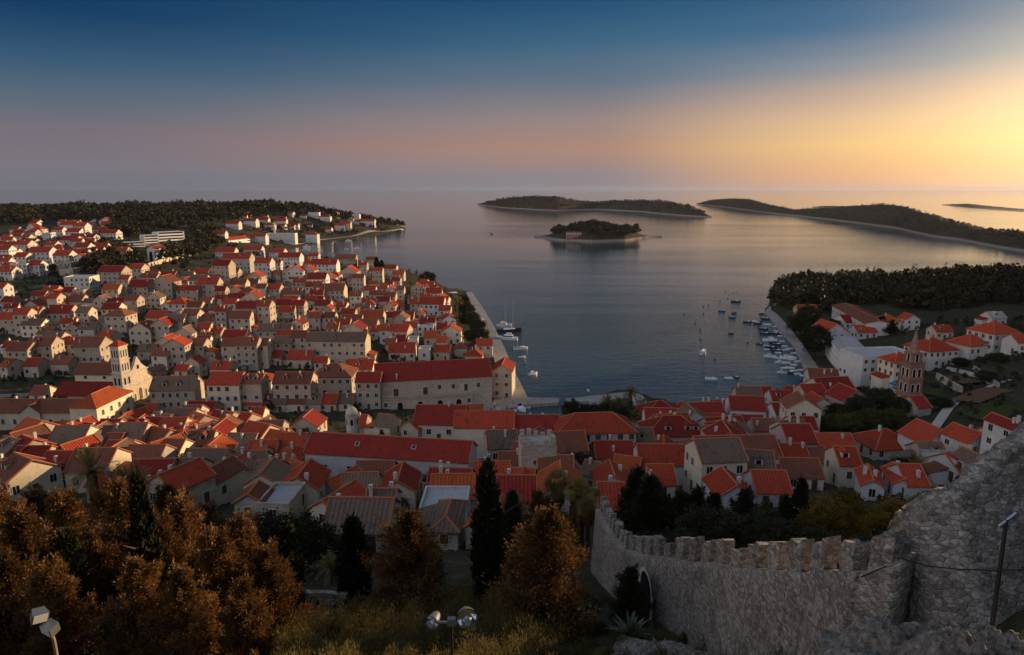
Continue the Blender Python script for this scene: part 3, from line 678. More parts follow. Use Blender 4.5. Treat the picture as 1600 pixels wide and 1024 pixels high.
# ------------------------------------------------------------------ the houses that fill the lanes between
def infill(polys, box, want, seed, walls, roofs, rots, smin=7.0, smax=12.0, h0_=4.5, h1_=8.0, gap=0.86, dd=(7, 9.5)):
    rng = np.random.default_rng(seed); rr = random.Random(seed); made = 0
    x = rng.uniform(box[0], box[2], 9000); y = rng.uniform(box[1], box[3], 9000); z = hgt(x, y)
    u, v = projv_(x, y, z); k = (z > 1.2) & np.any([in_poly_(u, v, p) for p in polys], axis=0)
    for X, Y, Z, U, V in zip(x[k], y[k], z[k], u[k], v[k]):
        if made >= want: break
        W = rr.uniform(smin, smax); D = rr.uniform(*dd); r0 = 0.5 * (W + D) / 2
        if any((X - f[0]) ** 2 + (Y - f[1]) ** 2 < (gap * (r0 + (f[2] + f[3]) / 2)) ** 2 or foot_in(f, X, Y, 2.6) for f in FOOT): continue
        s = F / proj((X, Y, Z))[2]; Hh = rr.uniform(h0_, h1_)
        uu, vb, _ = proj((X, Y - D / 2, Z)); h = Hh * s / 1.03
        h0 = (h - 2) / 1.2; kd = rr.choice('XXXY')
        house(uu, vb - h0 - (h - h0) + 1, W * s / 1.13, h0, kd, rr.choice(walls), rr.choice(roofs), rr.choice(rots) + rr.uniform(-4, 4), dep=D)
        made += 1
    return made
def foot_in(f, X, Y, m):
    dx, dy = X - f[0], Y - f[1]; c, s = math.cos(-f[4]), math.sin(-f[4]); a, b = dx * c - dy * s, dx * s + dy * c
    return abs(a) < f[2] + m and abs(b) < f[3] + m
def in_poly_(x, y, poly):
    ins = np.zeros(len(x), bool); n = len(poly)
    for i in range(n):
        (x0, y0), (x1, y1) = poly[i], poly[(i + 1) % n]
        if y0 != y1: ins ^= ((y0 > y) != (y1 > y)) & (x < (x1 - x0) * (y - y0) / (y1 - y0) + x0)
    return ins
def projv_(x, y, z):
    z = z - CZ; f = y * CP - z * SP; up = y * SP + z * CP
    return 800 + F * x / f, 512 - F * up / f
n1 = infill([[(0, 700), (60, 690), (330, 660), (470, 690), (478, 775), (560, 790), (745, 790), (760, 680), (860, 710), (940, 740), (900, 790), (760, 850), (600, 850), (420, 815), (330, 790), (0, 770)]], (-140, 80, 40, 260), 44, 51, 'sccsg', 'rodbyyb', (-30, -20, 0, 0, 5), 5.5, 8.5, 3.0, 5.0)
n2 = infill([[(0, 490), (100, 470), (400, 420), (560, 425), (640, 440), (700, 500), (700, 560), (560, 600), (240, 600), (240, 560), (0, 560)]], (-330, 230, -20, 520), 52, 52, 'sscc', 'rrddbyb', (-4, 0, 4))
n3 = infill([[(560, 440), (660, 450), (700, 480), (715, 560), (560, 560)]], (-100, 260, -10, 520), 18, 53, 'ssw', 'rrdo', (-10, 0, 5), 6, 9)
n4 = infill([[(1010, 680), (1180, 640), (1290, 610), (1290, 690), (1240, 760), (1080, 770), (960, 770)]], (20, 120, 160, 300), 20, 54, 'scwpc', 'ddrbyy', (0, -8, 10))
n5 = infill([[(0, 500), (100, 475), (400, 425), (560, 428), (640, 440), (705, 490), (710, 560), (560, 610), (240, 600), (240, 560), (0, 560)]], (-330, 220, -10, 520), 44, 55, 'sccwc', 'rdbyo', (-14, -5, 5, 12), 5.0, 7.0, 3.5, 6.5, 0.70, (5, 6.5))
n6 = infill([[(340, 341), (480, 340), (590, 352), (560, 361), (480, 360), (390, 366)]], (-460, 700, -150, 1350), 16, 56, 'w', 'rrrd', (-10, 0, 10), 9, 14, 5, 8, 0.9, (8, 10))
n7 = infill([[(0, 352), (180, 352), (205, 385), (130, 430), (0, 440)]], (-620, 400, -230, 1050), 34, 57, 'wwwc', 'rrrd', (-10, 0, 10), 8, 13, 5, 8, 0.80, (8, 10))
n8 = infill([[(0, 700), (60, 690), (330, 660), (470, 690), (478, 775), (560, 790), (745, 790), (760, 680), (860, 710), (940, 740), (900, 790), (760, 850), (600, 850), (420, 815), (330, 790), (0, 770)]], (-140, 80, 40, 260), 22, 58, 'sccg', 'rodbyb', (-30, 0, 15), 4.0, 5.5, 2.6, 4.0, 0.66, (4, 5.5))
print('INFILL', n5, n6, n7, n8, n1, n2, n3, n4, 'houses', len(HOUSES), 'stone', sum('stone' in h[3] for h in HOUSES))
# ------------------------------------------------------------------ paths, plots and low walls on the slopes, people on the quay
def drape(name, px, width, mat, label, cat, lift=0.3, kind='structure'):
    pts = [G(u, v)[:2] for u, v in px]; fine = []
    for a, c in zip(pts, pts[1:]):
        n = max(2, int(np.linalg.norm(c - a) / 2.5)); fine += [a + (c - a) * k / n for k in range(n)]
    fine.append(pts[-1]); fine = np.array(fine); b = MB(); vs = []
    for i, p in enumerate(fine):
        d = fine[min(i + 1, len(fine) - 1)] - fine[max(i - 1, 0)]; d = d / np.linalg.norm(d); nn = np.array([-d[1], d[0]])
        for s in (-1, 1):
            q = p + nn * s * width / 2; vs.append((q[0], q[1], max(zat(*q), zat(*p)) + lift))
    b.add(vs, [(2 * i, 2 * i + 1, 2 * i + 3, 2 * i + 2)[::-1] for i in range(len(fine) - 1)]); o = b.build(name, [mat]); tag(o, label, cat, kind=kind)
M['dirt'] = plain('pale_track', (0.42, 0.37, 0.31), 0.95, 0.05, 0, 0.25); M['soil'] = plain('brown_soil', (0.13, 0.075, 0.045), 0.95, 0.05, 0, 0.3); M['grass'] = plain('green_terrace', (0.045, 0.055, 0.018), 0.95, 0.05, 0, 0.4)
drape('path', [(1445, 690), (1468, 660), (1482, 640), (1500, 625), (1520, 616)], 2.6, M['dirt'], 'pale winding path climbing between the green gardens on the right slope', 'path')
drape('path', [(1540, 608), (1560, 601), (1578, 595)], 1.6, M['dirt'], 'short pale wall top path at the top of the gardens', 'path')
drape('road', [(118, 372), (140, 352), (152, 342), (168, 333)], 7, M['dirt'], 'pale road climbing to the gap in the wooded ridge', 'road', 1.0)
drape('coast_path', [(455, 384), (500, 376), (560, 368), (610, 362), (632, 359)], 7, M['dirt'], 'pale shore road round the small bay to the wooded point', 'road', 0.8)
drape('garden_plot', [(1505, 632), (1560, 612)], 9, M['soil'], 'ploughed brown garden plot beside the winding path', 'garden', 0.25)
drape('garden_plot', [(1478, 590), (1520, 602)], 6, M['soil'], 'small brown garden plot behind the low walls', 'garden', 0.25)
drape('garden_plot', [(1450, 620), (1475, 612)], 8, M['grass'], 'green terrace left of the brown plot', 'garden', 0.25)
drape('garden_plot', [(1525, 660), (1580, 640)], 12, M['grass'], 'green meadow above the white houses on the right slope', 'garden', 0.25)
def low_wall(px, h, label, mat='g', t=0.6):
    b = MB(); pts = [G(u, v) for u, v in px]
    for a, c in zip(pts, pts[1:]):
        d = (c - a)[:2]; L = np.linalg.norm(d); d = d / L; n = np.array([-d[1], d[0]]) * t / 2; m = max(1, int(L / 4))
        for k in range(m):
            p, q = a + (c - a) * k / m, a + (c - a) * (k + 1) / m; z0, z1 = zat(*p[:2]), zat(*q[:2])
            b.add([(p[0] - n[0], p[1] - n[1], z0 - 1), (q[0] - n[0], q[1] - n[1], z1 - 1), (q[0] + n[0], q[1] + n[1], z1 - 1), (p[0] + n[0], p[1] + n[1], z0 - 1), (p[0] - n[0], p[1] - n[1], z0 + h), (q[0] - n[0], q[1] - n[1], z1 + h), (q[0] + n[0], q[1] + n[1], z1 + h), (p[0] + n[0], p[1] + n[1], z0 + h)],
                  [(4, 5, 6, 7), (0, 1, 5, 4), (2, 3, 7, 6), (1, 2, 6, 5), (3, 0, 4, 7)])
    o = b.build('garden_wall', [M[mat]]); tag(o, label, 'wall', 'low stone walls on the slopes')
low_wall([(1350, 592), (1400, 618), (1412, 628)], 1.8, 'pale terrace wall in front of the cream house by the steeple', 'w')
low_wall([(1463, 592), (1502, 615)], 2.2, 'long grey garden wall right of the steeple')
low_wall([(1520, 577), (1560, 606)], 1.5, 'slanting grey wall at the top of the right gardens')
low_wall([(1330, 640), (1372, 634), (1400, 640)], 3.0, 'rubble retaining wall below the pink house')
low_wall([(1480, 578), (1530, 590), (1548, 600)], 1.2, 'low pale wall between the two garden plots', 'w')
for i, (a, lb) in enumerate([([(0, 462), (60, 450), (130, 438)], 'highest dry stone terrace wall on the left field'), ([(20, 476), (70, 464), (110, 456)], 'middle dry stone terrace wall on the left field'), ([(0, 488), (40, 480), (70, 474)], 'lowest dry stone terrace wall on the left field'),
        ([(0, 622), (50, 620), (95, 612)], 'long dry stone wall of the dark field left of the cathedral'), ([(1210, 478), (1240, 466), (1290, 462)], 'pale wall climbing into the headland wood')]): low_wall(a, 1.3, lb)
# blue awning beside the cream house
p = G(1405, 612); t = empty('awning', tuple(p)); tag(t, 'bright blue awning beside the cream house below the steeple', 'awning')
b = MB(); b.box(-3, -2, 2.5, 3, 2, 2.62)
for x in (-2.2, 0.2, 2.4): b.tube([(x, -1, 2.62), (x, 0, 3.3), (x, 1, 2.62)], [0.5, 0.7, 0.5], 8)
b.build('canvas', [M['blue2'] if 'blue2' in M else M['blue']], t)
b = MB()
for x in (-2.8, 2.8):
    for y in (-1.8, 1.8): b.tube([(x, y, -0.5), (x, y, 2.5)], [0.06, 0.06], 6)
b.build('post', [M['metal']], t)
# cafe parasols and people on the promenade
def parasol(u, v, lb, r=1.8):
    p = P(u, v, 1.35); t = empty('parasol', tuple(p)); tag(t, lb, 'parasol', 'cafe parasols on the promenade')
    b = MB(); n = 8; ring = [(r * math.cos(R(45 * k)), r * math.sin(R(45 * k)), 2.3) for k in range(n)]; b.add(ring + [(0, 0, 3.0)], [(k, (k + 1) % n, n) for k in range(n)] + [tuple(range(n))[::-1]]); b.build('canopy', [M['white']], t)
    b = MB(); b.tube([(0, 0, 0), (0, 0, 2.9)], [0.04, 0.04], 6); b.build('pole', [M['metal']], t)
parasol(777, 604, 'white cafe parasol nearest the end of the long stone hall'); parasol(781, 597, 'white cafe parasol behind the nearest one'); parasol(775, 590, 'white cafe parasol farthest along the house wall'); parasol(708, 462, 'large pale parasol among the palms at the far end of the promenade', 3.5); parasol(752, 505, 'small parasol under the promenade trees')
def person_mesh():
    vs = [(0, 0, .92), (0, 0, 1.15), (0, 0, 1.42), (0, 0, 1.52), (0, 0.01, 1.66), (.09, 0, .88), (.11, .03, .48), (.11, 0, .06), (.11, -.12, .03), (-.09, 0, .88), (-.11, -.06, .48), (-.11, .10, .08), (-.11, -.02, .03), (.19, 0, 1.40), (.25, .03, 1.14), (.25, -.08, .90), (-.19, 0, 1.40), (-.25, -.03, 1.14), (-.24, -.12, .92)]
    es = [(0, 1), (1, 2), (2, 3), (3, 4), (0, 5), (5, 6), (6, 7), (7, 8), (0, 9), (9, 10), (10, 11), (11, 12), (2, 13), (13, 14), (14, 15), (2, 16), (16, 17), (17, 18)]
    rd = [.15, .14, .15, .06, .11, .10, .07, .05, .04, .10, .07, .05, .04, .07, .05, .04, .07, .05, .04]
    me = bpy.data.meshes.new('person'); me.from_pydata(vs, es, [])
    o = bpy.data.objects.new('person', me); col.objects.link(o); md = o.modifiers.new('skin', 'SKIN'); o.modifiers.new('sub', 'SUBSURF').levels = 1
    for i, q in enumerate(rd): me.skin_vertices[0].data[i].radius = (q, q * 0.8)
    me.skin_vertices[0].data[0].use_root = True
    dg = bpy.context.evaluated_depsgraph_get(); m2 = bpy.data.meshes.new_from_object(o.evaluated_get(dg)); bpy.data.objects.remove(o); return m2
PM = person_mesh(); PMS = []
for nm, c in (('dark_clothes', (0.03, 0.03, 0.04)), ('red_clothes', (0.3, 0.05, 0.04)), ('pale_clothes', (0.5, 0.47, 0.42))):
    m = PM.copy(); m.materials.clear(); m.materials.append(plain(nm, c)); PMS.append(m)
PPL = []
for i, (u, v) in enumerate([(773, 639), (777, 634), (786, 628), (792, 641), (800, 610), (795, 588), (768, 645), (789, 572), (806, 622), (760, 505), (1262, 570), (1248, 548)]):
    p = P(u, v, 1.36); o = obj('person', PMS[i % 3], None, tuple(p), i * 1.7); tag(o, None, 'person', 'people walking on the quays'); PPL.append((o, u, v, ('person in dark clothes', 'person in red clothes', 'person in pale clothes')[i % 3] + ' walking', p))
# ------------------------------------------------------------------ landmark buildings
def slab(b, x0, x1, y, z0, z1, m, t=0.06):
    b.box(x0, y - t, z0, x1, y, z1, m)
def block(u1, v1, u2, v2):
    """two front corners on the ground -> left corner, length, heading"""
    a, c = G(u1, v1), G(u2, v2)
    return a, math.hypot(c[0] - a[0], c[1] - a[1]), math.atan2(c[1] - a[1], c[0] - a[0]), min(a[2], c[2])
def front_root(name, u1, v1, u2, v2, D):
    a, L, rz, z = block(u1, v1, u2, v2)
    cx = a[0] + math.cos(rz) * L / 2 - math.sin(rz) * D / 2; cy = a[1] + math.sin(rz) * L / 2 + math.cos(rz) * D / 2
    return empty(name, (cx, cy, z), rz), L
def foot(root, L, D): FOOT.append((root.location.x, root.location.y, L / 2, D / 2, root.rotation_euler.z))
def arch_mesh(w, h, name='window', deep=0.3, mat=None):
    b = MB(); n = 8; r = w / 2; pts = [(-r, 0), (r, 0)] + [(r * math.cos(math.pi * k / n), h - r + r * math.sin(math.pi * k / n)) for k in range(n + 1)]
    vs = [(x, -0.03, z) for x, z in pts]
    b.add(vs, [tuple(range(len(vs)))], 0)
    t = 0.22
    for k in range(2, len(pts) - 1):
        (x0, z0), (x1, z1) = pts[k], pts[k + 1]
        q = lambda x, z: (x * (1 + t / r), (h - r) + (z - h + r) * (1 + t / r))
        (a0, b0), (a1, b1) = q(x0, z0), q(x1, z1)
        b.add([(x0, -0.08, z0), (x1, -0.08, z1), (a1, -0.08, b1), (a0, -0.08, b0)], [(0, 1, 2, 3)], 1)
    for s in (-1, 1): b.box(min(s * r, s * (r + t)), -0.08, 0, max(s * r, s * (r + t)), -0.01, h - r, 1)
    return b.mesh(name, [mat or M['dark'], M['frame']])  # on tower openings the flat dark sheet paints the shade inside
def landmark(root, words, cat): tag(root, words, cat)

def build_arsenal():
    D = 16.0
    root, L = front_root('arsenal_building', 588, 637, 769, 634, D); H, rise = 11.6, 4.4
    foot(root, L, D)
    landmark(root, 'huge long stone hall with a dark red roof and arched doors on the harbour square', 'public hall')
    obj('wall', body_mesh(L, D, H, rise, 'g', M['s']), root)
    rf = obj('roof', roof_mesh(L, D, H, rise, 'g', M['d'], 0.5), root)
    obj('chimney', chimney_mesh(1), rf, (-L * 0.32, -D / 2 + 0.7, H + 0.6))
    y = -D / 2
    b = MB(); b.box(-L / 2 + 2, y - 2.2, 0, L / 2 - 7.5, y - 0.003, 5.2)
    b.box(-L / 2 + 1.8, y - 2.5, 5.2, L / 2 - 7.3, y - 0.003, 5.45)
    for k in range(34):
        x = -L / 2 + 2 + k * (L - 9.6) / 33; b.box(x - 0.07, y - 2.45, 5.45, x + 0.07, y - 2.3, 6.25)
    b.box(-L / 2 + 1.9, y - 2.5, 6.25, L / 2 - 7.4, y - 2.25, 6.4)
    b.build('terrace', [M['s']], root)
    b = MB()
    for k in range(12): b.box(L / 2 - 7.3 + k * 0.55, y - 2.2, 0, L / 2 - 6.75 + k * 0.55, y - 0.004, 5.2 - k * 0.43)
    b.build('staircase', [M['s']], root)
    am = arch_mesh(1.9, 4.0, 'door')
    for x in (0.20, 0.37, 0.54, 0.70): obj('door', am, root, (-L / 2 + L * x, y - 2.2, 0))
    for x in (0.08, 0.79): obj('window', win_mesh(1.1, 1.6, 'g'), root, (-L / 2 + L * x, y - 2.2, 3.3))
    for x in (0.17, 0.42): obj('door', win_mesh(1.7, 2.9, 'w'), root, (-L / 2 + L * x, y, 7.0))
    for x in (0.54, 0.66, 0.88): obj('window', win_mesh(1.2, 1.6, 'w'), root, (-L / 2 + L * x, y, 8.3))
    obj('window', win_mesh(1.2, 2.6, 'g'), root, (-L / 2 + L * 0.77, y, 7.6))
    for t in (-0.25, 0.25): obj('window', win_mesh(1.2, 1.8, 'g'), root, (L / 2, t * D, 8.0), R(90))
    # the tall end house beside it
    house(784, 566, 28, 46, 'Y', 's', 'd', -6, dep=13, wins=True, chim=0, Hm=10.5)
build_arsenal()

def build_convent():
    D = 8.6
    root, L = front_root('convent', 479, 750, 732, 757, D); H, rise = 6.2, 2.7
    foot(root, L, D)
    landmark(root, 'very long white convent wing under one plain dark red roof with two skylights', 'convent')
    obj('wall', body_mesh(L, D, H, rise, 'g', M['w']), root)
    rf = obj('roof', roof_mesh(L, D, H, rise, 'g', M['d'], 0.4), root)
    b = MB(); b.box(-L / 2 + 0.5, -D / 2 - 0.07, H - 1.15, L / 2 - 0.2, -D / 2 - 0.002, H - 0.95); b.build('string_course', [M['chim']], root)
    b = MB(); b.box(-L / 2 - 0.12, -D / 2 - 0.16, -2, L / 2 + 0.1, -D / 2 - 0.004, 1.6); b.build('plinth', [M['g']], root)
    for x in (0.12, 0.28, 0.44, 0.60, 0.77): obj('window', win_mesh(1.2, 1.4, 'g'), root, (-L / 2 + L * x, -D / 2, H * 0.48))
    obj('window', win_mesh(0.5, 0.5, 'g'), root, (-L / 2 + 1.6, -D / 2, H * 0.55))
    for x in (-0.19, 0.16):
        b = MB(); b.box(-0.5, -0.45, 0, 0.5, 0.45, 0.35, 1); b.add([(-0.38, -0.38, 0.37), (0.38, -0.38, 0.37), (0.38, 0.38, 0.37), (-0.38, 0.38, 0.37)], [(0, 1, 2, 3)], 0)
        o = b.build('skylight', [M['dark'], M['frame']], rf, (x * L, -D / 4, H + rise / 2 + 0.1)); o.rotation_euler = (math.atan2(rise, D / 2), 0, 0)
    obj('window', win_mesh(1.0, 1.3, 'g'), root, (L / 2, 0, H * 0.6), R(90))
build_convent()

def build_cathedral():
    # nave with clerestory, near aisle with a lean-to roof, and the bright west front at its right end
    D = 9.0
    root, L = front_root('cathedral', 122, 628, 206, 630, D); H, rise = 10.6, 3.0
    foot(root, L, D + 12)
    landmark(root, 'cathedral with a tall pale gabled front and round clerestory windows', 'cathedral')
    obj('wall', body_mesh(L, D, H, rise, 'g', M['c']), root)
    obj('roof', roof_mesh(L, D, H, rise, 'g', M['b'], 0.35), root)
    b = MB(); b.box(-L / 2, -D / 2 - 5.0, -3, L / 2 - 0.6, -D / 2 - 0.01, 4.4); b.build('aisle_wall', [M['s']], root)
    b = MB(); y0, y1 = -D / 2 - 5.4, -D / 2 - 0.02
    for x0, x1 in ((-L / 2 - 5, -0.6), (-0.4, L / 2 - 0.5)):
        b.add([(x0, y0, 4.3), (x1, y0, 4.3), (x1, y1, 8.0), (x0, y1, 8.0), (x0, y0, 4.0), (x1, y0, 4.0), (x1, y1, 7.7), (x0, y1, 7.7)], [(0, 1, 2, 3), (4, 5, 1, 0), (1, 5, 6, 2), (0, 3, 7, 4), (7, 6, 5, 4)])
    b.build('aisle_roof', [M['d']], root)
    # west front: trefoil-like stepped gable with cornice and rose window
    b = MB(); hw = D / 2 + 1.2; x0, x1 = L / 2 + 0.01, L / 2 + 0.9
    prof = [(-hw - 2.4, -3), (hw + 2.4, -3), (hw + 2.4, 6.5), (hw, 8.2), (hw - 0.3, 10.8), (2.2, 13.2), (0.9, 15.2), (0, 16.4), (-0.9, 15.2), (-2.2, 13.2), (-hw + 0.3, 10.8), (-hw, 8.2), (-hw - 2.4, 6.5)]
    n = len(prof)
    b.add([(x0, y, z) for y, z in prof] + [(x1, y, z) for y, z in prof], [tuple(range(n))[::-1], tuple(range(n, 2 * n))] + [(i, (i + 1) % n, n + (i + 1) % n, n + i) for i in range(n)])
    b.box(x1, -hw - 0.2, 10.4, x1 + 0.25, hw + 0.2, 10.8); b.box(x1, -hw - 2.4, 5.9, x1 + 0.25, hw + 2.4, 6.3)
    fr = b.build('facade', [M['s']], root)
    obj('rose_window', arch_mesh(1.6, 1.7, 'rose_window'), root, (x1, 0, 11.6), R(90))
    obj('door', arch_mesh(2.2, 4.6, 'door', mat=M['wood']), root, (x1, 0, 0), R(90))
    for y in (-3.4, 3.4): obj('door', arch_mesh(1.2, 3.2, 'door', mat=M['wood']), root, (x1, y, 0), R(90))
    for x in (-0.30, 0.05, 0.34): obj('window', arch_mesh(1.1, 1.1), root, (L * x, -D / 2, 9.0))
    # bell tower
    q = G(191, 640); W = 4.3
    t = empty('bell_tower', (q[0], q[1] + W / 2, q[2]), R(-16)); FOOT.append((q[0], q[1], 4, 4, 0))
    landmark(t, 'slender square stone bell tower with tiers of arched openings next to the cathedral front', 'bell tower')
    w = W / 2; tiers = [(-3, 7.6), (8.0, 12.6), (13.0, 17.4), (17.8, 22.2)]
    b = MB()
    for k, (z0, z1) in enumerate(tiers):
        s = w - 0.10 * k; b.box(-s, -s, z0, s, s, z1)
        b.box(-s - 0.25, -s - 0.25, z1, s + 0.25, s + 0.25, z1 + 0.4)
    b.build('shaft', [M['s']], t)
    for k, (z0, z1) in enumerate(tiers):
        s = w - 0.10 * k; nn = 1 if k == 0 else min(k + 1, 3)
        for a, (nx, ny) in ((0, (0, -1)), (90, (1, 0)), (180, (0, 1)), (270, (-1, 0))):
            for i in range(nn):
                d = (i - (nn - 1) / 2) * (2 * s * 0.86 / max(nn, 1)); wd = 1.0 * s / max(nn, 1.3) * 0.9
                obj('opening', arch_mesh(wd, min(2.6, (z1 - max(z0, 2)) * 0.62), 'opening'), t, (nx * (s + 0.002) - ny * d, ny * (s + 0.002) + nx * d, max(z0 + 0.7, 3.0)), R(a))
    b = MB(); s = w + 0.15; b.add([(-s, -s, 22.6), (s, -s, 22.6), (s, s, 22.6), (-s, s, 22.6), (0, 0, 24.6)], [(0, 1, 4), (1, 2, 4), (2, 3, 4), (3, 0, 4), (3, 2, 1, 0)])
    b.build('roof', [M['r']], t)
build_cathedral()

def build_palace():
    # long cream palace at the left edge with a pediment and a hipped wing whose end wall stands in the sun
    D = 9.5
    root, L = front_root('cream_palace', -40, 672, 128, 672, D); H, rise = 5.6, 2.6
    foot(root, L, D)
    landmark(root, 'long cream palace with a brown roof and a triangular pediment at the left edge', 'palace')
    obj('wall', body_mesh(L, D, H, rise, 'g', M['c']), root); rf = obj('roof', roof_mesh(L, D, H, rise, 'g', M['b'], 0.4), root)
    px = L / 2 - L * (128 - 53) / 168.0
    b = MB(); y = -D / 2
    b.add([(px - 3, y - 0.7, -2), (px + 3, y - 0.7, -2), (px + 3, y - 0.7, H), (px, y - 0.7, H + 2.4), (px - 3, y - 0.7, H), (px - 3, y - 0.01, -2), (px + 3, y - 0.01, -2), (px + 3, y - 0.01, H), (px, y + 3.5, H + 2.4), (px - 3, y - 0.01, H)],
          [(0, 1, 2, 3, 4), (1, 6, 7, 2), (5, 0, 4, 9)])
    b.build('pediment', [M['c']], root)
    b = MB()
    for s in (-1, 1): b.add([(px, y - 1.0, H + 2.5), (px + s * 3.4, y - 1.0, H - 0.2), (px + s * 3.4, y + 0.4, H - 0.2), (px, y + 4.6, H + 2.5)], [(0, 1, 2, 3)])
    b.build('pediment_roof', [M['b']], root)
    for k in range(9):
        x = -L / 2 + (k + 0.5) * L / 9
        obj('window', win_mesh(1.0, 1.6, 's'), root, (x, y - (0.7 if abs(x - px) < 2.4 else 0), 2.6))
    for x in (-0.2, 0.06): obj('chimney', chimney_mesh(0), rf, (x * L, 1.0, H + 2.1))
    # wing
    q = G(140, 672); Lw, Dw = 8.5, 17.0
    w = empty('palace_wing', (q[0] + 0.2, q[1] + Dw / 2 - 1.2, q[2]), R(-4)); foot(w, Lw, Dw)
    landmark(w, 'hip roofed palace wing with a sunlit cream end wall left of the bell tower', 'palace wing')
    obj('wall', body_mesh(Dw, Lw, 7.6, 2.8, 'h', M['c']), w, rz=R(90)); obj('roof', roof_mesh(Lw, Dw, 7.6, 2.8, 'h', M['o'], 0.4), w)
    for i in range(4):
        for z in (2.0, 5.2): obj('window', win_mesh(1.0, 1.6, 'g'), w, (Lw / 2, -Dw / 2 + (i + 0.7) * Dw / 4.4, z), R(90))
build_palace()

def build_square_house():
    D = 9.0
    root, L = front_root('square_house', 237, 646, 307, 645, D); H, rise = 8.2, 3.6
    foot(root, L, D)
    landmark(root, 'long unplastered stone house with two dormers right of the cathedral front', 'house')
    obj('wall', body_mesh(L, D, H, rise, 'g', M['s']), root); rf = obj('roof', roof_mesh(L, D, H, rise, 'g', M['y']), root)
    for x in (-0.19, 0.12): obj('dormer', dormer_mesh(M['y'], M['c']), rf, (x * L, -D / 2 * 0.7, H + rise * 0.32))
    for x in (0.08, 0.3, 0.45, 0.62, 0.8):
        obj('window', win_mesh(1.0, 1.5, 'g'), root, (-L / 2 + L * x, -D / 2, 6.4))
        obj('window', win_mesh(1.0, 1.5, 'w'), root, (-L / 2 + L * x, -D / 2, 3.2))
    house(352, 602, 44, 36, 'X', 'c', 'r', 0, chim=1); house(394, 600, 30, 36, 'X', 's', 'b', 0, dorm=2)
    house(526, 535, 82, 30, 'X', 's', 'y', -2, dep=10); house(458, 600, 52, 34, 'X', 's', 'b', 0, dorm=2, dep=9)
build_square_house()

def build_harbour_row():
    # the long red-roofed row along the inner harbour
    D = 9.5
    root, L = front_root('harbour_house', 871, 722, 992, 725, D); H, rise = 8.2, 3.2
    foot(root, L, D)
    landmark(root, 'long cream house with a bright red hip ended roof on the inner harbour', 'house')
    obj('wall', body_mesh(L, D, H, rise, 'h', M['c']), root); obj('roof', roof_mesh(L, D, H, rise, 'h', M['r'], 0.45), root)
    b = MB(); y = -D / 2
    b.add([(-L / 2, y - 2.0, 4.4), (L / 2, y - 2.0, 4.4), (L / 2, y - 0.004, 5.2), (-L / 2, y - 0.004, 5.2), (-L / 2, y - 2.0, 4.2), (L / 2, y - 2.0, 4.2), (L / 2, y - 0.004, 5.0), (-L / 2, y - 0.004, 5.0)], [(0, 1, 2, 3), (4, 5, 1, 0), (1, 5, 6, 2), (0, 3, 7, 4), (7, 6, 5, 4)])
    b.build('lower_roof', [M['d']], root)
    b = MB(); b.box(-L / 2, y - 1.8, -3, L / 2, y - 0.006, 4.3); b.build('lower_wall', [M['g']], root)
    for k in range(7): obj('window', win_mesh(1.3, 1.7, 's' if k != 2 else 'g'), root, (-L / 2 + (k + 0.6) * L / 7, y, 6.7))
    house(830, 686, 78, 24, 'X', 'c', 'd', 0, dep=9, chim=1, Hm=6.5); house(757, 668, 82, 40, 'X', 'c', 'r', 0, dep=8.5, chim=1, Hm=8.0, wins=False)
    # the pink dormer house and its hipped neighbour
    D = 10.0
    root, L = front_root('dormer_house', 1010, 716, 1100, 718, D); H, rise = 6.4, 3.6; foot(root, L, D)
    landmark(root, 'pink house with a row of white dormers on its dark red roof beside the harbour', 'house')
    obj('wall', body_mesh(L, D, H, rise, 'h', M['p']), root); rf = obj('roof', roof_mesh(L, D, H, rise, 'h', M['d'], 0.4), root)
    for x in (-0.12, 0.22, 0.36): obj('dormer', dormer_mesh(M['d'], M['w']), rf, (x * L, -D / 2 * 0.72, H + rise * 0.25))
    for x in (0.1, 0.3, 0.52, 0.7, 0.88): obj('window', win_mesh(1.0, 1.5, 'g'), root, (-L / 2 + L * x, -D / 2, 4.0))
    house(1142, 686, 46, 34, 'H', 'p', 'd', -4, dep=11)
build_harbour_row()

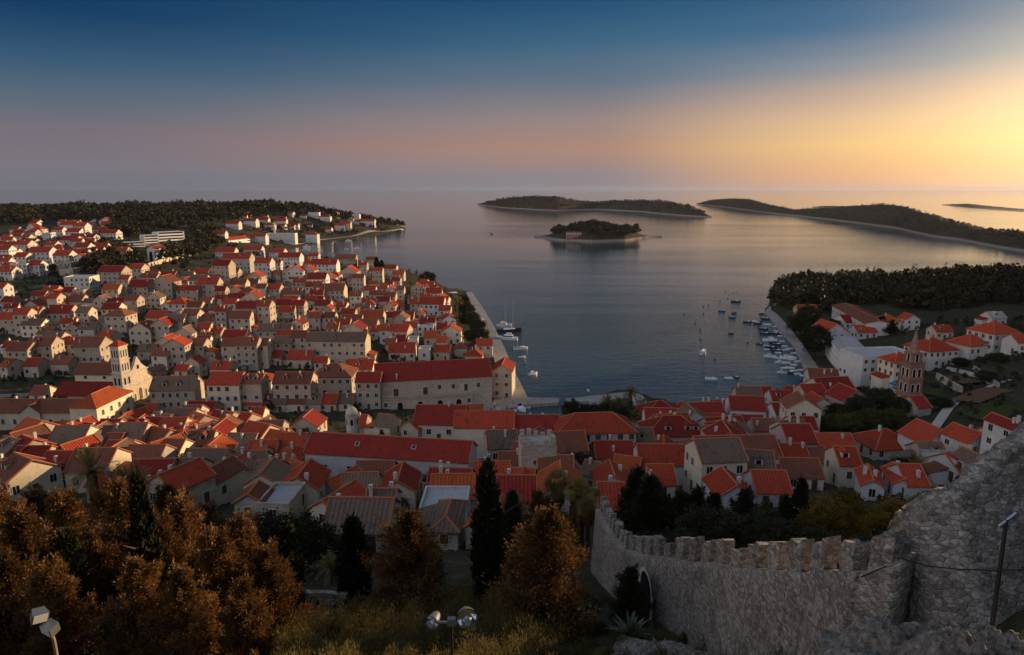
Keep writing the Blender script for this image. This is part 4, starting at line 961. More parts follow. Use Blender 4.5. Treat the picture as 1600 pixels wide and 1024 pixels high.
M['rose'] = wall_mat('reddish_ruin_stone', (0.36, 0.21, 0.16))
def build_steeple():
    q = G(1424, 640); W = 4.6
    t = empty('steeple', (q[0], q[1] + W / 2, q[2]), R(10))
    landmark(t, 'reddish openwork church steeple with a pointed spire above the right bank gardens', 'steeple')
    w = W / 2; b = MB(); z = -3; tiers = [(-3, 4.5, w), (4.9, 9.2, w - 0.1), (9.6, 13.6, w - 0.2), (14.1, 17.2, w - 0.75)]
    for z0, z1, s in tiers:
        b.box(-s, -s, z0, s, s, z1); b.box(-s - 0.3, -s - 0.3, z1, s + 0.3, s + 0.3, z1 + 0.4)
        for x in (-1, 1):
            for y in (-1, 1): b.box(min(x * s, x * (s + 0.18)), min(y * s, y * (s + 0.18)), z0, max(x * s, x * (s + 0.18)), max(y * s, y * (s + 0.18)), z1)
    s = w - 0.1
    for k in range(7):
        x = -s + k * 2 * s / 6
        for y in (-s, s): b.box(x - 0.1, y - 0.1, 14.0, x + 0.1, y + 0.1, 15.0); b.box(y - 0.1, x - 0.1, 14.001, y + 0.1, x + 0.1, 14.98)
    b.build('shaft', [M['rose']], t)
    for k, (z0, z1, s) in enumerate(tiers):
        nn = (2, 2, 2, 1)[k]
        for a, (nx, ny) in ((0, (0, -1)), (90, (1, 0)), (180, (0, 1)), (270, (-1, 0))):
            for i in range(nn):
                d = (i - (nn - 1) / 2) * s * 0.85
                obj('opening', arch_mesh(0.95, 2.5 if k else 2.0, 'opening'), t, (nx * (s + 0.002) - ny * d, ny * (s + 0.002) + nx * d, max(z0 + 0.6, 1.4)), R(a))
    b = MB(); n = 8; r0 = w - 0.75
    b.prism([(r0 * math.cos(R(45 * k + 22.5)), r0 * math.sin(R(45 * k + 22.5))) for k in range(n)], 17.6, 24.5, 0, [(0.12 * math.cos(R(45 * k + 22.5)), 0.12 * math.sin(R(45 * k + 22.5))) for k in range(n)])
    b.box(-0.05, -0.05, 24.5, 0.05, 0.05, 25.5); b.build('spire', [M['rose']], t)
    house(1443, 640, 22, 8, 'X', 'g', 'd', 10, wins=False)
build_steeple()

def build_tower_ruin():
    q = G(840, 775); W, H = 6.6, 9.5
    t = empty('wall_tower', (q[0], q[1] + W / 2, q[2]), R(4)); foot(t, W, W)
    landmark(t, 'square ruined tower of the town wall with crumbled battlements below the palms', 'tower')
    b = MB(); w = W / 2; b.box(-w, -w, -3, w, w, H)
    b.build('shaft', [M['s']], t)
    b = MB(); rr = random.Random(5)
    for k in range(5):
        x = -w + (k + 0.5) * W / 5
        for y in (-w + 0.35, w - 0.35):
            h = rr.uniform(0.5, 1.5); b.box(x - 0.45, y - 0.34, H + 0.003, x + 0.45, y + 0.34, H + h)
        if 0 < k < 4:
            for y in (-w + 0.36, w - 0.36): h = rr.uniform(0.5, 1.4); b.box(y - 0.33, x - 0.42, H + 0.003, y + 0.33, x + 0.42, H + h)
    b.build('battlement', [M['s']], t)
    obj('window', win_mesh(0.6, 0.9, 'g'), t, (-0.8, -w, H * 0.7)); obj('window', win_mesh(0.6, 0.9, 'g'), t, (1.2, -w, H * 0.72))
build_tower_ruin()

def build_hotels():
    # white waterfront hotel on the right bank: long facade along the quay with columns of balconies
    D, L, H = 11.0, 46.0, 9.6
    a = G(1318, 588); c = G(1291, 556); rz = math.atan2(c[1] - a[1], c[0] - a[0])   # long axis runs away from us
    L = math.hypot(c[0] - a[0], c[1] - a[1])
    cx = a[0] + math.cos(rz) * L / 2 + math.sin(rz) * D / 2; cy = a[1] + math.sin(rz) * L / 2 - math.cos(rz) * D / 2
    t = empty('waterfront_hotel', (cx, cy, min(a[2], c[2])), rz); foot(t, L, D)
    landmark(t, 'long white flat roofed hotel whose balcony front faces the right quay', 'hotel')
    b = MB(); b.box(-L / 2, -D / 2, -3, L / 2, D / 2, H); b.build('wall', [M['w']], t)
    b = MB(); b.box(-L / 2 - 0.3, -D / 2 - 0.3, H + 0.002, L / 2 + 0.3, D / 2 + 0.3, H + 0.35); b.box(-L / 2 + 3, -D / 2 + 3, H + 0.352, L / 2 - 14, D / 2 - 3, H + 1.6); b.build('roof', [M['f']], t)
    n = 14
    for k in range(n):
        x = -L / 2 + (k + 0.5) * L / n
        for z in (1.6, 4.6, 7.6):
            obj('window', win_mesh(1.9, 2.0, 'g'), t, (x, D / 2, z), R(180))
    for yy in (-3.4, 0.0, 3.4):
        for z in (1.6, 4.6, 7.6): obj('window', win_mesh(1.1, 1.6, 'g'), t, (-L / 2, yy, z), R(-90))
    b = MB()
    for k in range(n + 1): x = -L / 2 + k * L / n; b.box(x - 0.22, D / 2 + 0.001, 0, x + 0.22, D / 2 + 0.45, H)
    for z in (3.0, 6.0): b.box(-L / 2, D / 2 + 0.003, z, L / 2, D / 2 + 0.4, z + 0.2)
    b.build('balcony', [M['white']], t)
    house(1388, 545, 84, 42, 'F', 'w', 'f', 8, dep=14, Hm=9.5)
    # shed-like long building behind
    a = G(1350, 527); c = G(1299, 497); D = 14; L = math.hypot(*(c - a)[:2]); rz = math.atan2(c[1] - a[1], c[0] - a[0])
    t = empty('long_hall', (a[0] + math.cos(rz) * L / 2 + math.sin(rz) * D / 2, a[1] + math.sin(rz) * L / 2 - math.cos(rz) * D / 2, min(a[2], c[2])), rz); foot(t, L, D)
    landmark(t, 'long pale hall with a low grey brown roof in front of the dark headland wood', 'hall')
    obj('wall', body_mesh(L, D, 7.5, 1.6, 'g', M['w']), t); obj('roof', roof_mesh(L, D, 7.5, 1.6, 'g', M['b'], 0.6), t)
    for k in range(9): obj('window', win_mesh(1.4, 1.5, 'g'), t, (-L / 2 + (k + 0.5) * L / 9, D / 2, 4.6), R(180))
    # terraced white hotel far left, in the pines
    def terrace_hotel(name, u1, u2, v, H, D, floors, words, roof=None):
        root, L = front_root(name, u1, v, u2, v, D); landmark(root, words, 'hotel'); foot(root, L, D)
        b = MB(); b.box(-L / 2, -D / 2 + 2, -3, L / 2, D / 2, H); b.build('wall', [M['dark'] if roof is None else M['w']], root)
        f = H / floors
        for k in range(floors):
            b = MB(); b.box(-L / 2 - 0.3, -D / 2, k * f + f * 0.05, L / 2 + 0.3, -D / 2 + 1.99, k * f + f * 0.55)
            b.build('balcony', [M['white']], root)
        b = MB(); b.box(L / 2 + 0.001, -D / 2, -3, L / 2 + 1.0, D / 2, H + 0.3); b.box(-L / 2 - 1.0, -D / 2, -3, -L / 2 - 0.001, D / 2, H + 0.3); b.build('side_wall', [M['w']], root)
        if roof: obj('roof', roof_mesh(L, D, H, 2.6, 'g', M[roof], 0.6), root)
        else: b = MB(); b.box(-L / 2 - 0.2, -D / 2 + 0.5, H + 0.302, L / 2 + 0.2, D / 2, H + 0.8); b.build('roof', [M['w']], root)
    terrace_hotel('terrace_hotel', 249, 288, 380, 13, 14, 4, 'modern white hotel with long balcony bands among the pines', None)
    terrace_hotel('terrace_hotel', 228, 248, 384, 11, 14, 4, 'stepped white hotel block left of the long balcony hotel', None)
    terrace_hotel('terrace_hotel', 193, 226, 386, 5, 10, 2, 'low white hotel annexe on the left edge of the pine garden', None)
    terrace_hotel('bay_hotel', 358, 420, 379, 9, 16, 3, 'wide hotel under one long red roof at the inner end of the small bay', 'r')
    house(440, 367, 38, 11, 'F', 'w', 'f', 0, wins=True)
    # slender factory-like chimney by the bay
    q = G(430, 376); b = MB(); b.tube([(0, 0, -2), (0, 0, 14), (0, 0, 24)], [1.5, 1.3, 1.0], 12); b.tube([(0, 0, 24), (0, 0, 24.6)], [1.3, 1.3], 12)
    o = b.build('chimney_stack', [M['w']], None, tuple(q)); tag(o, 'lone slender pale chimney stack beside the small bay', 'chimney stack')
    # chapel-like cemetery church front and the arcaded retaining wall in the sun
    r_, dims = house(237, 391, 11, 16, 'Y', 'w', 'd', -8, dep=16, wins=False, chim=0)
    HOUSES.pop(); tag(r_, 'small white church with a tall arched porch among the pines', 'church'); r_.name = 'church'
    L, Dd, H, rs, rz = dims
    obj('door', arch_mesh(Dd * 0.45, H * 0.8, 'door'), r_, (-L / 2 - 0.003, 0, 0), R(-90))
    a = G(232, 417); c = G(308, 398); L = math.hypot(*(c - a)[:2]); rz = math.atan2(c[1] - a[1], c[0] - a[0])
    w = empty('retaining_wall', (*((a + c) / 2)[:2], min(a[2], c[2]) - 1), rz); tag(w, 'sunlit stone retaining wall with buttresses below the pine garden', 'retaining wall')
    b = MB(); b.box(-L / 2, 0, -3, L / 2, 1.4, 6.5); b.build('wall', [M['c']], w)
    for k in range(9): x = -L / 2 + (k + 0.5) * L / 9; b = MB(); b.prism([(x - 0.6, -1.4), (x + 0.6, -1.4), (x + 0.6, -0.003), (x - 0.6, -0.003)], -3, 6.7, 0, [(x - 0.6, -0.5), (x + 0.6, -0.5), (x + 0.6, -0.003), (x - 0.6, -0.003)]); b.build('buttress', [M['c']], w)
build_hotels()

def build_chapel():
    q = G(549, 712); t = empty('chapel_dome', (q[0], q[1] + 2.5, q[2] + 1)); landmark(t, 'little white belfry dome rising behind the long white convent roof', 'belfry')
    b = MB(); n = 12; r = 1.5
    ring = lambda r: [(r * math.cos(6.2832 * k / n), r * math.sin(6.2832 * k / n)) for k in range(n)]
    b.prism(ring(r), -4, 8.4, 0); b.prism(ring(r + 0.2), 8.402, 8.7, 0); b.build('drum', [M['c']], t)
    b = MB(); b.tube([(0, 0, 8.7), (0, 0, 9.5), (0, 0, 10.2), (0, 0, 10.7), (0, 0, 11.0)], [1.6, 1.5, 1.15, 0.65, 0.1], 14)
    b.build('dome', [M['c']], t, smooth=True)
    for k in range(6): a = R(60 * k + 10); obj('opening', arch_mesh(0.65, 1.5, 'opening'), t, (math.sin(a) * 1.47, -math.cos(a) * 1.47, 6.5), a)
    b = MB(); b.box(-0.05, -0.05, 11, 0.05, 0.05, 12); b.box(-0.3, -0.05, 11.5, 0.3, 0.05, 11.62); b.build('cross', [M['black']], t)
build_chapel()
def build_pavilion():
    A = ISL['c'][:, :13].reshape(-1, 3); U, V = zip(*[proj(a)[:2] for a in A]); k = int(np.argmin((np.array(U) - 897) ** 2 + 6 * (np.array(V) - 367.5) ** 2))
    p = A[k] + np.array([0, 0, 1.0]); t = empty('pavilion', tuple(p), R(-4)); landmark(t, 'long low pavilion with a row of white columns on the small wooded islet', 'pavilion')
    L, D, H = 24.0, 6.0, 3.2
    obj('wall', body_mesh(L, D, H, 1.3, 'g', M['rose'], 6), t); obj('roof', roof_mesh(L, D, H, 1.3, 'g', M['b'], 0.5), t)
    b = MB(); b.box(-L / 2, -D / 2 - 2.6, -6, L / 2, -D / 2 - 0.01, 0.1); b.build('terrace', [M['rose']], t)
    for k in range(9):
        b = MB(); x = -L / 2 + 1 + k * (L - 2) / 8; b.tube([(x, -D / 2 - 2.2, 0.1), (x, -D / 2 - 2.2, 2.9)], [0.5, 0.42], 8); b.build('column', [M['white']], t)
    b = MB(); b.box(-L / 2, -D / 2 - 2.7, 2.9, L / 2, -D / 2 - 0.36, 3.1); b.build('lintel', [M['white']], t)
build_pavilion()

# ------------------------------------------------------------------ quays, piers, paved square
pave = Mat('pale_paving', 0.75, 0.2)
_br = pave.n('ShaderNodeTexBrick'); _br.inputs['Scale'].default_value = 0.8; _br.inputs['Mortar Size'].default_value = 0.015
_br.inputs['Color1'].default_value = (0.40, 0.36, 0.32, 1); _br.inputs['Color2'].default_value = (0.33, 0.30, 0.27, 1); _br.inputs['Mortar'].default_value = (0.22, 0.2, 0.18, 1)
pave.L.new(pave.tc.outputs['Object'], _br.inputs['Vector'])
pave.color(pave.mix(0.7, _br.outputs[0], pave.ramp(pave.noise(0.15, 5, 0.65), [(0.3, (0.55, 0.53, 0.5)), (0.6, (1, 1, 1))]), 'MULTIPLY'))
def platform(name, px, label, z=1.35, cat='quay', kind='structure'):
    poly = [tuple(P(u, v, z)[:2]) for u, v in px]
    a = sum(poly[i][0] * poly[(i + 1) % len(poly)][1] - poly[(i + 1) % len(poly)][0] * poly[i][1] for i in range(len(poly)))
    if a < 0: poly = poly[::-1]
    b = MB(); b.prism(poly, -3.5, z); o = b.build(name, [pave.m]); tag(o, label, cat, kind=kind); return o
platform('quay', [(728, 457), (737, 456), (754, 480), (772, 510), (787, 540), (802, 576), (824, 620), (826, 632), (775, 642), (775, 660), (752, 660), (742, 636), (768, 634), (780, 600), (772, 560), (752, 510)], 'pale paved waterfront promenade curving past the long stone hall')
platform('pier', [(822, 621), (874, 622), (873, 629), (825, 632)], 'short stone pier closing the left side of the inner harbour', 1.2, 'pier', 'thing')
platform('pier', [(884, 623), (946, 616), (985, 612), (988, 620), (944, 626), (938, 636), (922, 634), (920, 627), (888, 630)], 'stone pier running out from the palm park to the inner harbour mouth', 1.2, 'pier', 'thing')
platform('quay', [(1195, 487), (1203, 478), (1228, 506), (1254, 538), (1292, 594), (1300, 612), (1240, 618), (1180, 626), (1184, 616), (1240, 605), (1264, 592), (1241, 540)], 'long grey quay bending along the right bank past the moored boats')
platform('park_path', [(985, 612), (1004, 618), (1018, 640), (1016, 662), (998, 668), (1006, 648), (990, 630)], 'pale path at the edge of the palm park', 1.6, 'path')
# ------------------------------------------------------------------ boats
M['hullw'] = plain('white_gelcoat', (0.70, 0.71, 0.72), 0.3, 0.5)
M['hulld'] = plain('dark_hull', (0.03, 0.03, 0.035), 0.35, 0.5)
M['deck'] = plain('teak_deck', (0.22, 0.14, 0.08), 0.7)
M['rope'] = plain('rigging', (0.25, 0.22, 0.2), 0.7)
M['orange'] = plain('orange_cover', (0.55, 0.13, 0.04), 0.7)
def hull_mesh(L, Bm, H, mat, name='hull', open_=True, sheer=0.25):
    b = MB(); n = 12; rows = []
    for i in range(n + 1):
        t = i / n; x = -L / 2 + L * t
        w = Bm / 2 * (0.82 + 0.18 * math.sin(min(t / 0.45, 1) * math.pi / 2)) * (1 if t < 0.5 else math.cos((t - 0.5) / 0.5 * math.pi / 2) ** 0.75)
        w = max(w, 0.02); h = H * (1 + sheer * t * t)
        rows.append([(x, -w, h), (x, -w * 0.86, 0.0), (x, 0, -0.35 * H), (x, w * 0.86, 0.0), (x, w, h), (x, w * 0.82, h), (x, w * 0.75, h * 0.45), (x, -w * 0.75, h * 0.45), (x, -w * 0.82, h)])
    vs = [p for r in rows for p in r]; fs = []; ms = []
    k = 9
    for i in range(n):
        for j in range(k):
            fs.append((i * k + j, i * k + (j + 1) % k, (i + 1) * k + (j + 1) % k, (i + 1) * k + j)); ms.append(1 if j == 6 else 0)
    b.v = vs; b.f = fs + [tuple(range(k))[::-1]]; b.m = ms + [0]
    return b.mesh(name, [mat, M['deck']])
BOATS = []
def motorboat(L=5.5, mat='hullw', cover=None):
    r = empty('motorboat', (0, 0, 0)); B = L * 0.36
    obj('hull', hull_mesh(L, B, L * 0.13, M[mat]), r)
    h = L * 0.13; b = MB()
    b.prism([(L * 0.02, -B * 0.36), (L * 0.30, -B * 0.28), (L * 0.36, 0), (L * 0.30, B * 0.28), (L * 0.02, B * 0.36)], h * 0.6, h * 1.5, 0, [(L * 0.05, -B * 0.3), (L * 0.24, -B * 0.22), (L * 0.28, 0), (L * 0.24, B * 0.22), (L * 0.05, B * 0.3)])
    b.build('cabin', [M['white']], r)
    b = MB(); b.add([(L * 0.06, -B * 0.3, h * 1.5), (L * 0.06, B * 0.3, h * 1.5), (-L * 0.02, B * 0.28, h * 2.2), (-L * 0.02, -B * 0.28, h * 2.2)], [(0, 1, 2, 3)]); b.build('windscreen', [M['dark']], r)
    b = MB(); b.box(-L / 2 - 0.28, -0.18, h * 0.2, -L / 2 - 0.01, 0.18, h * 1.6); b.build('outboard', [M['black']], r)
    b = MB(); b.box(-L * 0.34, -B * 0.3, h * 0.46, -L * 0.24, B * 0.3, h * 0.95); b.box(-L * 0.10, -B * 0.3, h * 0.46, -L * 0.03, B * 0.3, h * 0.95); b.build('seat', [M[cover or 'white']], r)
    return r
def rowboat(L=4.2, mat='hullw'):
    r = empty('rowing_boat', (0, 0, 0)); B = L * 0.38; h = L * 0.14
    obj('hull', hull_mesh(L, B, h, M[mat]), r)
    for x in (-0.28, 0.0, 0.25):
        b = MB(); b.box(L * x - 0.13, -B * 0.36, h * 0.7, L * x + 0.13, B * 0.36, h * 0.78); b.build('thwart', [M['deck']], r)
    b = MB(); b.box(-L / 2 - 0.22, -0.13, h * 0.3, -L / 2 - 0.01, 0.13, h * 1.7); b.build('outboard', [M['black']], r)
    return r
def sailboat(L=11, mat='hullw', mast=2.1, two=False):
    r = empty('sailing_ship' if two else 'sailing_boat', (0, 0, 0)); B = L * (0.24 if two else 0.30); h = L * 0.10
    obj('hull', hull_mesh(L, B, h, M[mat], sheer=0.5), r)
    b = MB(); b.prism([(-L * 0.2, -B * 0.28), (L * 0.18, -B * 0.22), (L * 0.24, 0), (L * 0.18, B * 0.22), (-L * 0.2, B * 0.28)], h * 0.5, h * 1.45); b.build('cabin', [M['white']], r)
    for x, k in ([(-0.14, 1.0), (0.16, 1.08)] if two else [(0.08, 1.0)]):
        Hm = L * mast * k * (0.95 if two else 1)
        b = MB(); b.tube([(L * x, 0, h * 0.5), (L * x, 0, Hm)], [0.36, 0.16], 8)
        for z in ((0.35, 0.62, 0.82) if two else (0.45, 0.7)): b.tube([(L * x, -B * 0.34, Hm * z), (L * x, B * 0.34, Hm * z)], [0.05, 0.05], 5)
        m_ = b.build('mast', [M['rope']], r)
        b = MB(); b.tube([(L * x - 0.1, 0, h * 1.9), (L * x - L * 0.30, 0, h * 2.0)], [0.16, 0.14], 7); b.build('boom', [M['white']], m_)
        b = MB()
        for e in (L * 0.5, -L * 0.48): b.tube([(L * x, 0, Hm * 0.99), (e, 0, h * 1.3)], [0.03, 0.03], 4)
        for s in (-1, 1): b.tube([(L * x, 0, Hm * 0.95), (L * x - 0.2, s * B * 0.45, h)], [0.03, 0.03], 4)
        b.build('rigging', [M['rope']], r)
    if two:
        b = MB(); b.tube([(L * 0.46, 0, h * 1.3), (L * 0.66, 0, h * 2.0)], [0.18, 0.08], 7); b.build('bowsprit', [M['rope']], r)
    return r
def yacht(L=14):
    r = empty('motor_yacht', (0, 0, 0)); B = L * 0.30; h = L * 0.12
    obj('hull', hull_mesh(L, B, h, M['hullw'], sheer=0.4), r)
    b = MB(); b.prism([(-L * 0.3, -B * 0.36), (L * 0.16, -B * 0.3), (L * 0.26, 0), (L * 0.16, B * 0.3), (-L * 0.3, B * 0.36)], h * 0.5, h * 1.9, 0, [(-L * 0.28, -B * 0.34), (L * 0.08, -B * 0.28), (L * 0.14, 0), (L * 0.08, B * 0.28), (-L * 0.28, B * 0.34)]); b.build('cabin', [M['white']], r)
    b = MB(); b.prism([(-L * 0.31, -B * 0.365), (L * 0.12, -B * 0.31), (L * 0.21, 0), (L * 0.12, B * 0.31), (-L * 0.31, B * 0.365)], h * 1.3, h * 1.65); b.build('window', [M['dark']], r)
    b = MB(); b.box(-L * 0.22, -B * 0.28, h * 2.5, L * 0.02, B * 0.28, h * 2.6)
    for x in (-0.2, 0.0):
        for y in (-0.26, 0.26): b.tube([(L * x, B * y, h * 1.9), (L * x, B * y, h * 2.5)], [0.05, 0.05], 5)
    b.build('sun_roof', [M['white']], r)
    return r
PROTO = {'m': motorboat(), 'n': motorboat(6.5, 'hullw', 'blue'), 'k': motorboat(5.2, 'hulld'), 'o': motorboat(5.5, 'hullw', 'orange'), 'r': rowboat(), 't': rowboat(4.6, 'hulld'), 's': sailboat(), 'z': sailboat(26, 'hulld', 1.25, True), 'y': yacht()}
BW = {'m': 'white motorboat', 'n': 'white motorboat with blue seats', 'k': 'dark hulled motorboat', 'o': 'white motorboat with an orange cover', 'r': 'white rowing boat', 't': 'dark rowing boat', 's': 'white sailing boat with a bare mast', 'z': 'large two masted sailing ship with a dark hull', 'y': 'white motor yacht'}
BC = {'m': 'motorboat', 'n': 'motorboat', 'k': 'motorboat', 'o': 'motorboat', 'r': 'rowing boat', 't': 'rowing boat', 's': 'sailing boat', 'z': 'sailing ship', 'y': 'yacht'}
used = set()
def boat(k, u, v, head, px=None, group='boats on the harbour water'):
    p = P(u, v, 0.0); s = F / proj(p)[2]
    pr = PROTO[k]
    o = pr if k not in used else copy_tree(pr); used.add(k)
    o.location = (p[0], p[1], 0.02); o.rotation_euler = (0, 0, R(head))
    base = {'m': 5.5, 'n': 6.5, 'k': 5.2, 'o': 5.5, 'r': 4.2, 't': 4.6, 's': 11, 'z': 26, 'y': 14}[k]
    if px: q = px / s / base; o.scale = (q, q, q)
    tag(o, None, BC[k], group); BOATS.append((o, u, v, BW[k], p))
BL = """z,795,519,8,40 y,792,531,172,34 y,788,510,10,24 n,813,546,12,24 o,815,559,20,13 y,833,585,40,18 m,919,611,95,12
m,784,648,-40 r,793,645,-50 m,803,642,-48 n,812,640,-55 r,822,637,-40 t,831,635,20 m,840,633,55 r,849,631,65 m,857,632,80 r,848,651,95 m,909,637,10 r,915,654,5 k,776,652,-20
s,1099,551,60,26 n,1111,593,-20,19 m,1139,592,-15,14 k,1150,590,-60,12 y,1133,630,-12,22 r,1142,625,-12,14 k,1150,472,-25,14 k,1128,487,-12,10 t,1147,490,0,8 k,1144,497,-20,10 k,1168,504,-20,12 m,1180,503,-15,10 k,1187,502,10,9
t,1142,522,0,8 t,1190,491,0,8 k,1196,499,-10,14 k,1184,506,10 m,1199,508,-20,12 m,1211,511,-20 k,1193,515,-25 m,1213,518,-15 k,1195,522,-20 m,1204,528,-10 m,1219,526,-15 k,1187,538,-25,10 n,1203,533,-15 m,1197,541,-10
k,1214,539,-30 m,1222,534,-10 k,1205,544,-25 m,1198,547,-10 k,1214,549,-30 m,1226,542,-15 r,1227,548,0 y,1203,558,-12,18 m,1216,552,-25 m,1229,556,-15 n,1231,561,-20 r,1241,553,0 y,1219,567,-20,15 m,1240,571,-20 m,1225,576,-15
r,1234,576,-20 y,1222,583,-12,15 m,1246,585,-20 m,1240,580,-15 m,1250,579,-10 r,1230,527,0 m,1222,521,-15 k,1210,522,-20 r,1233,546,0 m,1236,563,-10 r,1247,566,0 t,1209,536,-15 m,1212,560,-18 r,1228,568,-5 k,1233,583,-25 m,1255,588,-12
m,470,382,10 y,480,387,-20,14 m,490,385,0 r,496,389,0 m,503,392,10 y,478,391,10,12 n,499,373,0,8 m,524,378,5 y,545,377,-10,10 s,559,389,0,12 m,541,390,0,7 r,520,396,0 s,557,401,0,11 k,769,366,20,6"""
for t in BL.split():
    q = t.split(','); boat(q[0], float(q[1]), float(q[2]), float(q[3]), float(q[4]) if len(q) > 4 else None)
bm_ = MB(); bm_.tube([(0, 0, -0.4), (0, 0, -0.1), (0, 0, 0.3), (0, 0, 0.6), (0, 0, 0.75)], [0.3, 0.6, 0.65, 0.35, 0.08], 10); BUOY = bm_.mesh('mooring_buoy', [M['black']], True)
for u, v in [(1134, 457), (1139, 461), (1143, 459), (1147, 457), (1152, 456), (1125, 470), (1137, 467), (1107, 477), (1099, 479), (1069, 491), (1099, 490), (1086, 505), (1094, 515), (1095, 531), (1117, 562), (1168, 536), (820, 569)]:
    p = P(u, v); o = obj('mooring_buoy', BUOY, None, tuple(p)); o.scale = (0.75, 0.75, 0.6); tag(o, None, 'buoy', 'mooring buoys on the open water'); BOATS.append((o, u, v, 'dark mooring buoy', p))
# ------------------------------------------------------------------ plants
def leaf_mat(name, c1, c2, c3, trans=0.0):
    m = Mat(name, 0.75, 0.15)
    n1 = m.noise(0.9, 3); n2 = m.noise(9.0, 2)
    c = m.ramp(n1, [(0.3, c1), (0.5, c2), (0.72, c3)])
    c = m.mix(0.5, c, m.ramp(n2, [(0.3, (0.55, 0.55, 0.55)), (0.7, (1.25, 1.25, 1.25))]), 'MULTIPLY')
    c = m.vary(c, 0.75, 1.35); m.color(c)
    if trans:
        t = m.n('ShaderNodeBsdfTranslucent'); m.L.new(c, t.inputs[0]); x = m.n('ShaderNodeMixShader'); x.inputs[0].default_value = trans
        m.L.new(m.b.outputs[0], x.inputs[1]); m.L.new(t.outputs[0], x.inputs[2]); m.L.new(x.outputs[0], m.N['Material Output'].inputs[0])
    return m.m
M['conifer'] = leaf_mat('conifer_needles', (0.050, 0.034, 0.014), (0.140, 0.070, 0.024), (0.26, 0.130, 0.042), 0.25)
M['darkfol'] = leaf_mat('dark_evergreen', (0.014, 0.018, 0.008), (0.030, 0.030, 0.012), (0.055, 0.045, 0.018))
M['golden'] = leaf_mat('golden_leaves', (0.07, 0.045, 0.010), (0.15, 0.090, 0.018), (0.26, 0.15, 0.03), 0.4)
M['green'] = leaf_mat('green_leaves', (0.028, 0.036, 0.010), (0.06, 0.06, 0.016), (0.10, 0.088, 0.024))
M['palm'] = leaf_mat('palm_leaves', (0.10, 0.08, 0.028), (0.19, 0.14, 0.045), (0.29, 0.21, 0.07), 0.35)
M['agave'] = leaf_mat('agave_leaves', (0.10, 0.12, 0.09), (0.16, 0.18, 0.14), (0.26, 0.26, 0.19))
M['maquis'] = leaf_mat('maquis_shoots', (0.06, 0.050, 0.016), (0.13, 0.098, 0.03), (0.22, 0.16, 0.055), 0.35)
M['wood'+'land'] = leaf_mat('far_pines', (0.016, 0.017, 0.008), (0.034, 0.029, 0.013), (0.062, 0.044, 0.020))
RG = np.random.default_rng(11)
def unit(v): return v / np.maximum(np.linalg.norm(v, axis=-1, keepdims=True), 1e-9)
def leaf_quads(c, d, ln, wd, rng=RG):
    """diamond leaves: centre c, long axis d"""
    n = len(c); d = unit(d); w = unit(np.cross(d, rng.normal(size=(n, 3))))
    ln = np.broadcast_to(ln, (n,))[:, None]; wd = np.broadcast_to(wd, (n,))[:, None]
    k = rng.uniform(0.7, 1.3, (n, 1))
    return np.stack([c - d * ln * k, c + w * wd * k - d * ln * 0.15 * k, c + d * ln * k, c - w * wd * k - d * ln * 0.15 * k], 1).reshape(-1, 3)
def crown_mesh(kind, mat, seed):
    """unit crowns: height 1 m .. real size comes from the copy's scale; made for a tree 10 m high, foot at 0"""
    rng = np.random.default_rng(seed)
    if kind == 'conifer':
        cs, ds, sp = [], [], []
        for k in range(92):
            t = 0.06 + 0.90 * ((k + rng.uniform(0, 1)) / 92); az = k * 2.39996 + rng.uniform(-0.5, 0.5)
            L = 2.75 * (1 - t) ** 0.8 * min(1, t / 0.12 + 0.35) * rng.uniform(0.5, 1.28) + 0.15; el = R(rng.uniform(8, 40) + 30 * t)
            for q in np.arange(0.30, 1.03, max(0.13, 0.34 / max(L, 0.4))):
                r = L * q; z = 9.2 * t + r * math.sin(el) * 0.75 + 0.22 * q * q * L
                cs.append([r * math.cos(az) + rng.normal() * 0.10, r * math.sin(az) + rng.normal() * 0.10, z]); ds.append([math.cos(az) * 0.55, math.sin(az) * 0.55, 0.75]); sp.append(0.10 + 0.11 * (1 - t) * rng.uniform(0.6, 1.4))
        cs = np.array(cs); per = 62; c = np.repeat(cs, per, 0); d0 = np.repeat(np.array(ds), per, 0); g = rng.normal(size=c.shape); s_ = np.repeat(np.array(sp), per)[:, None]
        c = c + g * s_ * [1, 1, 1.9]
        return quads_mesh('crown', leaf_quads(c, d0 + g * 0.5, 0.115, 0.048, rng), 4, [mat])
    if kind == 'cypress':
        n = 200; t = rng.uniform(0.02, 1, n); a = rng.uniform(0, 6.283, n)
        r = 0.95 * np.minimum(1, (1 - t) * 2.2) ** 0.7 * np.minimum(1, t / 0.1 + 0.4) * np.sqrt(rng.uniform(0.3, 1, n)) * (1 + 0.22 * np.sin(4 * a + 9 * t))
        cc = np.stack([r * np.cos(a), r * np.sin(a), 0.2 + t * 9.7], -1); per = 45; c = np.repeat(cc, per, 0)
        g = rng.normal(size=c.shape); c = c + g * [0.14, 0.14, 0.34]; out = unit(c * [1, 1, 0])
        return quads_mesh('crown', leaf_quads(c, out * 0.25 + [0, 0, 1] + g * 0.3, 0.22, 0.06, rng), 4, [mat])
    if kind == 'broad':
        n = 150; p = unit(rng.normal(size=(n, 3))); rr = rng.uniform(0.45, 1.0, (n, 1)) ** 0.5
        lump = 1 + 0.25 * np.sin(4 * p[:, :1] * 3 + seed) * np.cos(5 * p[:, 1:2] + 2 * seed)
        cc = p * rr * lump * [3.6, 3.6, 3.6] + [0, 0, 6.2]; per = 60; c = np.repeat(cc, per, 0)
        g = rng.normal(size=c.shape); c = c + g * 0.42
        return quads_mesh('crown', leaf_quads(c, g + [0, 0, 0.3], 0.20, 0.11, rng), 4, [mat])
